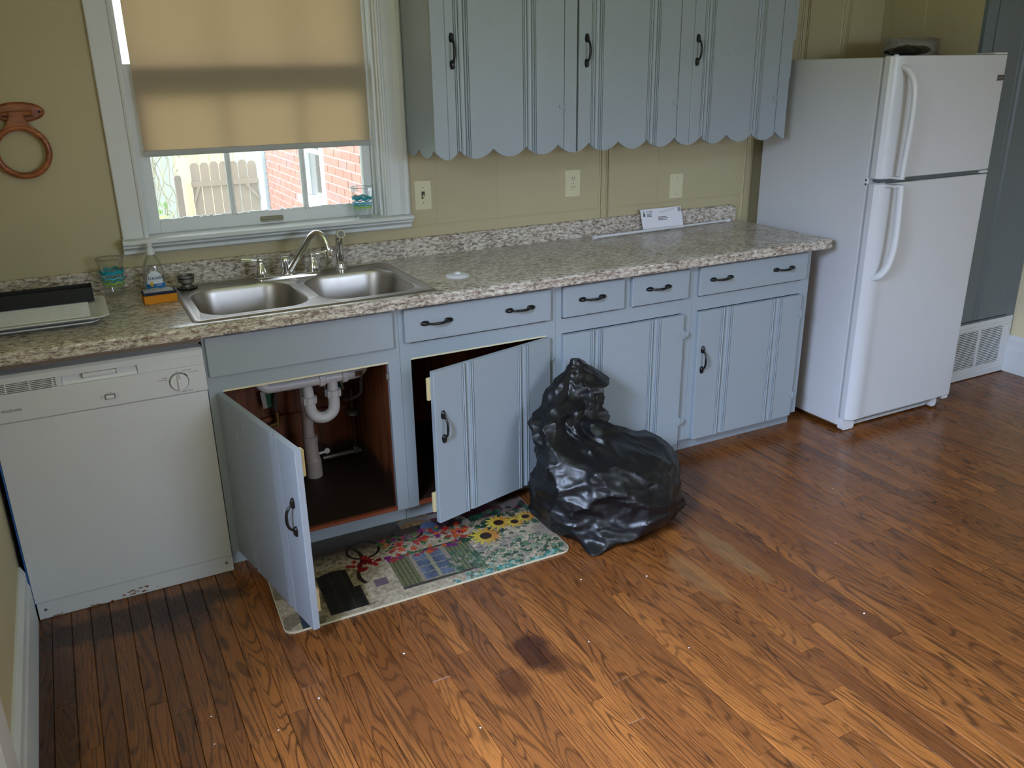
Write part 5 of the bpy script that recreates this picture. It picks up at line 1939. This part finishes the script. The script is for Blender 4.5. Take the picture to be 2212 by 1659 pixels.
gt = thing('garden_gate', 'brown weathered dog-eared picket gate with diagonal braces, outside the window', 'gate', (1.83, 6.0, -.5))
psrc = None
for k in range(7):
    x = 1.505 + k * .095
    if psrc is None:
        wd_ = .086
        psrc = MB().prism([(0, 0), (wd_, 0), (wd_, 1.235), (wd_ - .022, 1.262), (.022, 1.262), (0, 1.235)], 'y', 0, .018).build('picket', 'fence', gt, at=(x - 1.83, 0, .05))
    else:
        share(psrc, 'picket', gt, (x - 1.83, rr.uniform(-.003, .003), .05 + rr.uniform(-.012, .008)))
MB().box(1.495, 2.16, 5.962, 5.999, .578, .630).build('rail', 'fence', gt)
MB().box(1.495, 2.16, 5.962, 5.999, -.25, -.20).build('rail', 'fence', gt)
MB().prism([(1.545, .578), (1.575, .578), (1.500, .40), (1.495, .44)], 'y', 5.965, 5.999).build('brace', 'fence', gt)
MB().prism([(2.02, .578), (2.05, .578), (2.16, .44), (2.155, .40)], 'y', 5.965, 5.999).build('brace', 'fence', gt)
fp = MB().box(1.395, 1.485, 5.97, 6.06, -.5, .86).build('fence_post', 'fence_new', org=(1.44, 6.01, -.5))
tag(fp, 'bright pale wooden post at the left side of the picket gate', 'post')
fp = MB().box(1.285, 1.345, 5.5, 5.56, -.5, .72).prism([(1.28, .72), (1.35, .72), (1.335, .75), (1.295, .75)], 'y', 5.495, 5.565).build('fence_post', 'fence_dark', org=(1.31, 5.53, -.5))
tag(fp, 'short brown post left of the pale gate post', 'post')
ff = thing('board_fence', 'pale board fence with vines, beyond the picket gate', 'fence', (1.0, 8.6, -.5))
src = None
for k in range(24):
    x = -.30 + k * .150
    mt_ = 'fence_new' if 1.62 < x < 2.3 else 'fence_gray'
    if mt_ == 'fence_new':
        MB().box(x, x + .132, 8.6, 8.62, -.499, 1.35 + rr.uniform(-.02, .02)).build('fence_board', mt_, ff)
    elif src is None:
        src = MB().box(0, .138, 0, .02, 0, 1.85).build('fence_board', mt_, ff, at=(x - 1.0, 0, .001))
    else:
        share(src, 'fence_board', ff, (x - 1.0, rr.uniform(-.01, .01), rr.uniform(.001, .05)))
vn = MB()
for k in range(26):
    x = rr.uniform(.9, 1.55)
    z = rr.uniform(-.3, .2)
    pts = [(x, 7.9, z)]
    for q in range(6):
        pts.append((pts[-1][0] + rr.uniform(-.12, .12), 7.9 + rr.uniform(-.1, .1), pts[-1][2] + rr.uniform(.05, .25)))
    vn.tube(smoothcurve(pts, 3), .006, 5)
vo_ = vn.build('vine_stems', 'vine', org=(1.2, 7.9, -.5))
tag(vo_, 'tangle of dry vine stems in front of the pale board fence', 'vines')
vo_['kind'] = 'stuff'


def leaves(name, label, cx, cy, cz, rx, ry, rz, n, sz, matn='leaf'):
    mb = MB()
    for _ in range(n):
        d = Vector((rr.gauss(0, 1), rr.gauss(0, 1), rr.gauss(0, 1))).normalized() * rr.random() ** .4
        c_ = Vector((cx + d.x * rx, cy + d.y * ry, cz + d.z * rz))
        e = Vector((rr.gauss(0, 1), rr.gauss(0, 1), rr.gauss(0, 1))).normalized()
        f_ = e.cross(Vector((rr.gauss(0, 1), rr.gauss(0, 1), rr.gauss(0, 1)))).normalized()
        a_, b_ = e * sz * rr.uniform(.6, 1.2), f_ * sz * .5
        mb.add([c_ - a_, c_ + b_, c_ + a_, c_ - b_], [(0, 1, 2, 3)])
    o_ = mb.build(name, matn, org=(cx, cy, cz - rz))
    tag(o_, label, 'foliage')
    o_['kind'] = 'stuff'
    return o_


leaves('climber_leaves', 'yellow-green climber leaves hanging over the pale fence', 1.55, 7.6, 1.12, .42, .3, .30, 420, .05)
leaves('shrub_leaves', 'low green shrub at the foot of the pale fence', 1.02, 7.2, -.05, .45, .3, .45, 420, .05)

# tiny paint chips and crumbs scattered on the boards
m = MB()
for (x, y) in [(0.42, -1.33), (0.41, -1.44), (0.57, -1.47), (0.70, -1.40), (2.93, -1.18), (1.66, -1.25), (1.87, -1.34), (2.35, -1.85), (1.05, -1.72), (1.50, -1.55), (2.6, -1.5), (3.2, -1.35), (0.98, -1.33), (1.75, -1.72)]:
    a = rr.uniform(0, 3)
    r = rr.uniform(.0018, .0042)
    pts = [(x + r * rr.uniform(.5, 1.2) * math.cos(a + q), y + r * rr.uniform(.4, 1) * math.sin(a + q)) for q in (0, 1.2, 2.4, 3.7, 5.0)]
    m.prism(pts, 'z', .0006, .0018)
cr = m.build('paint_chips', 'paper', org=(1.6, -1.5, 0))
tag(cr, 'scattered tiny white paint chips on the wooden floor', 'debris')
cr['kind'] = 'stuff'
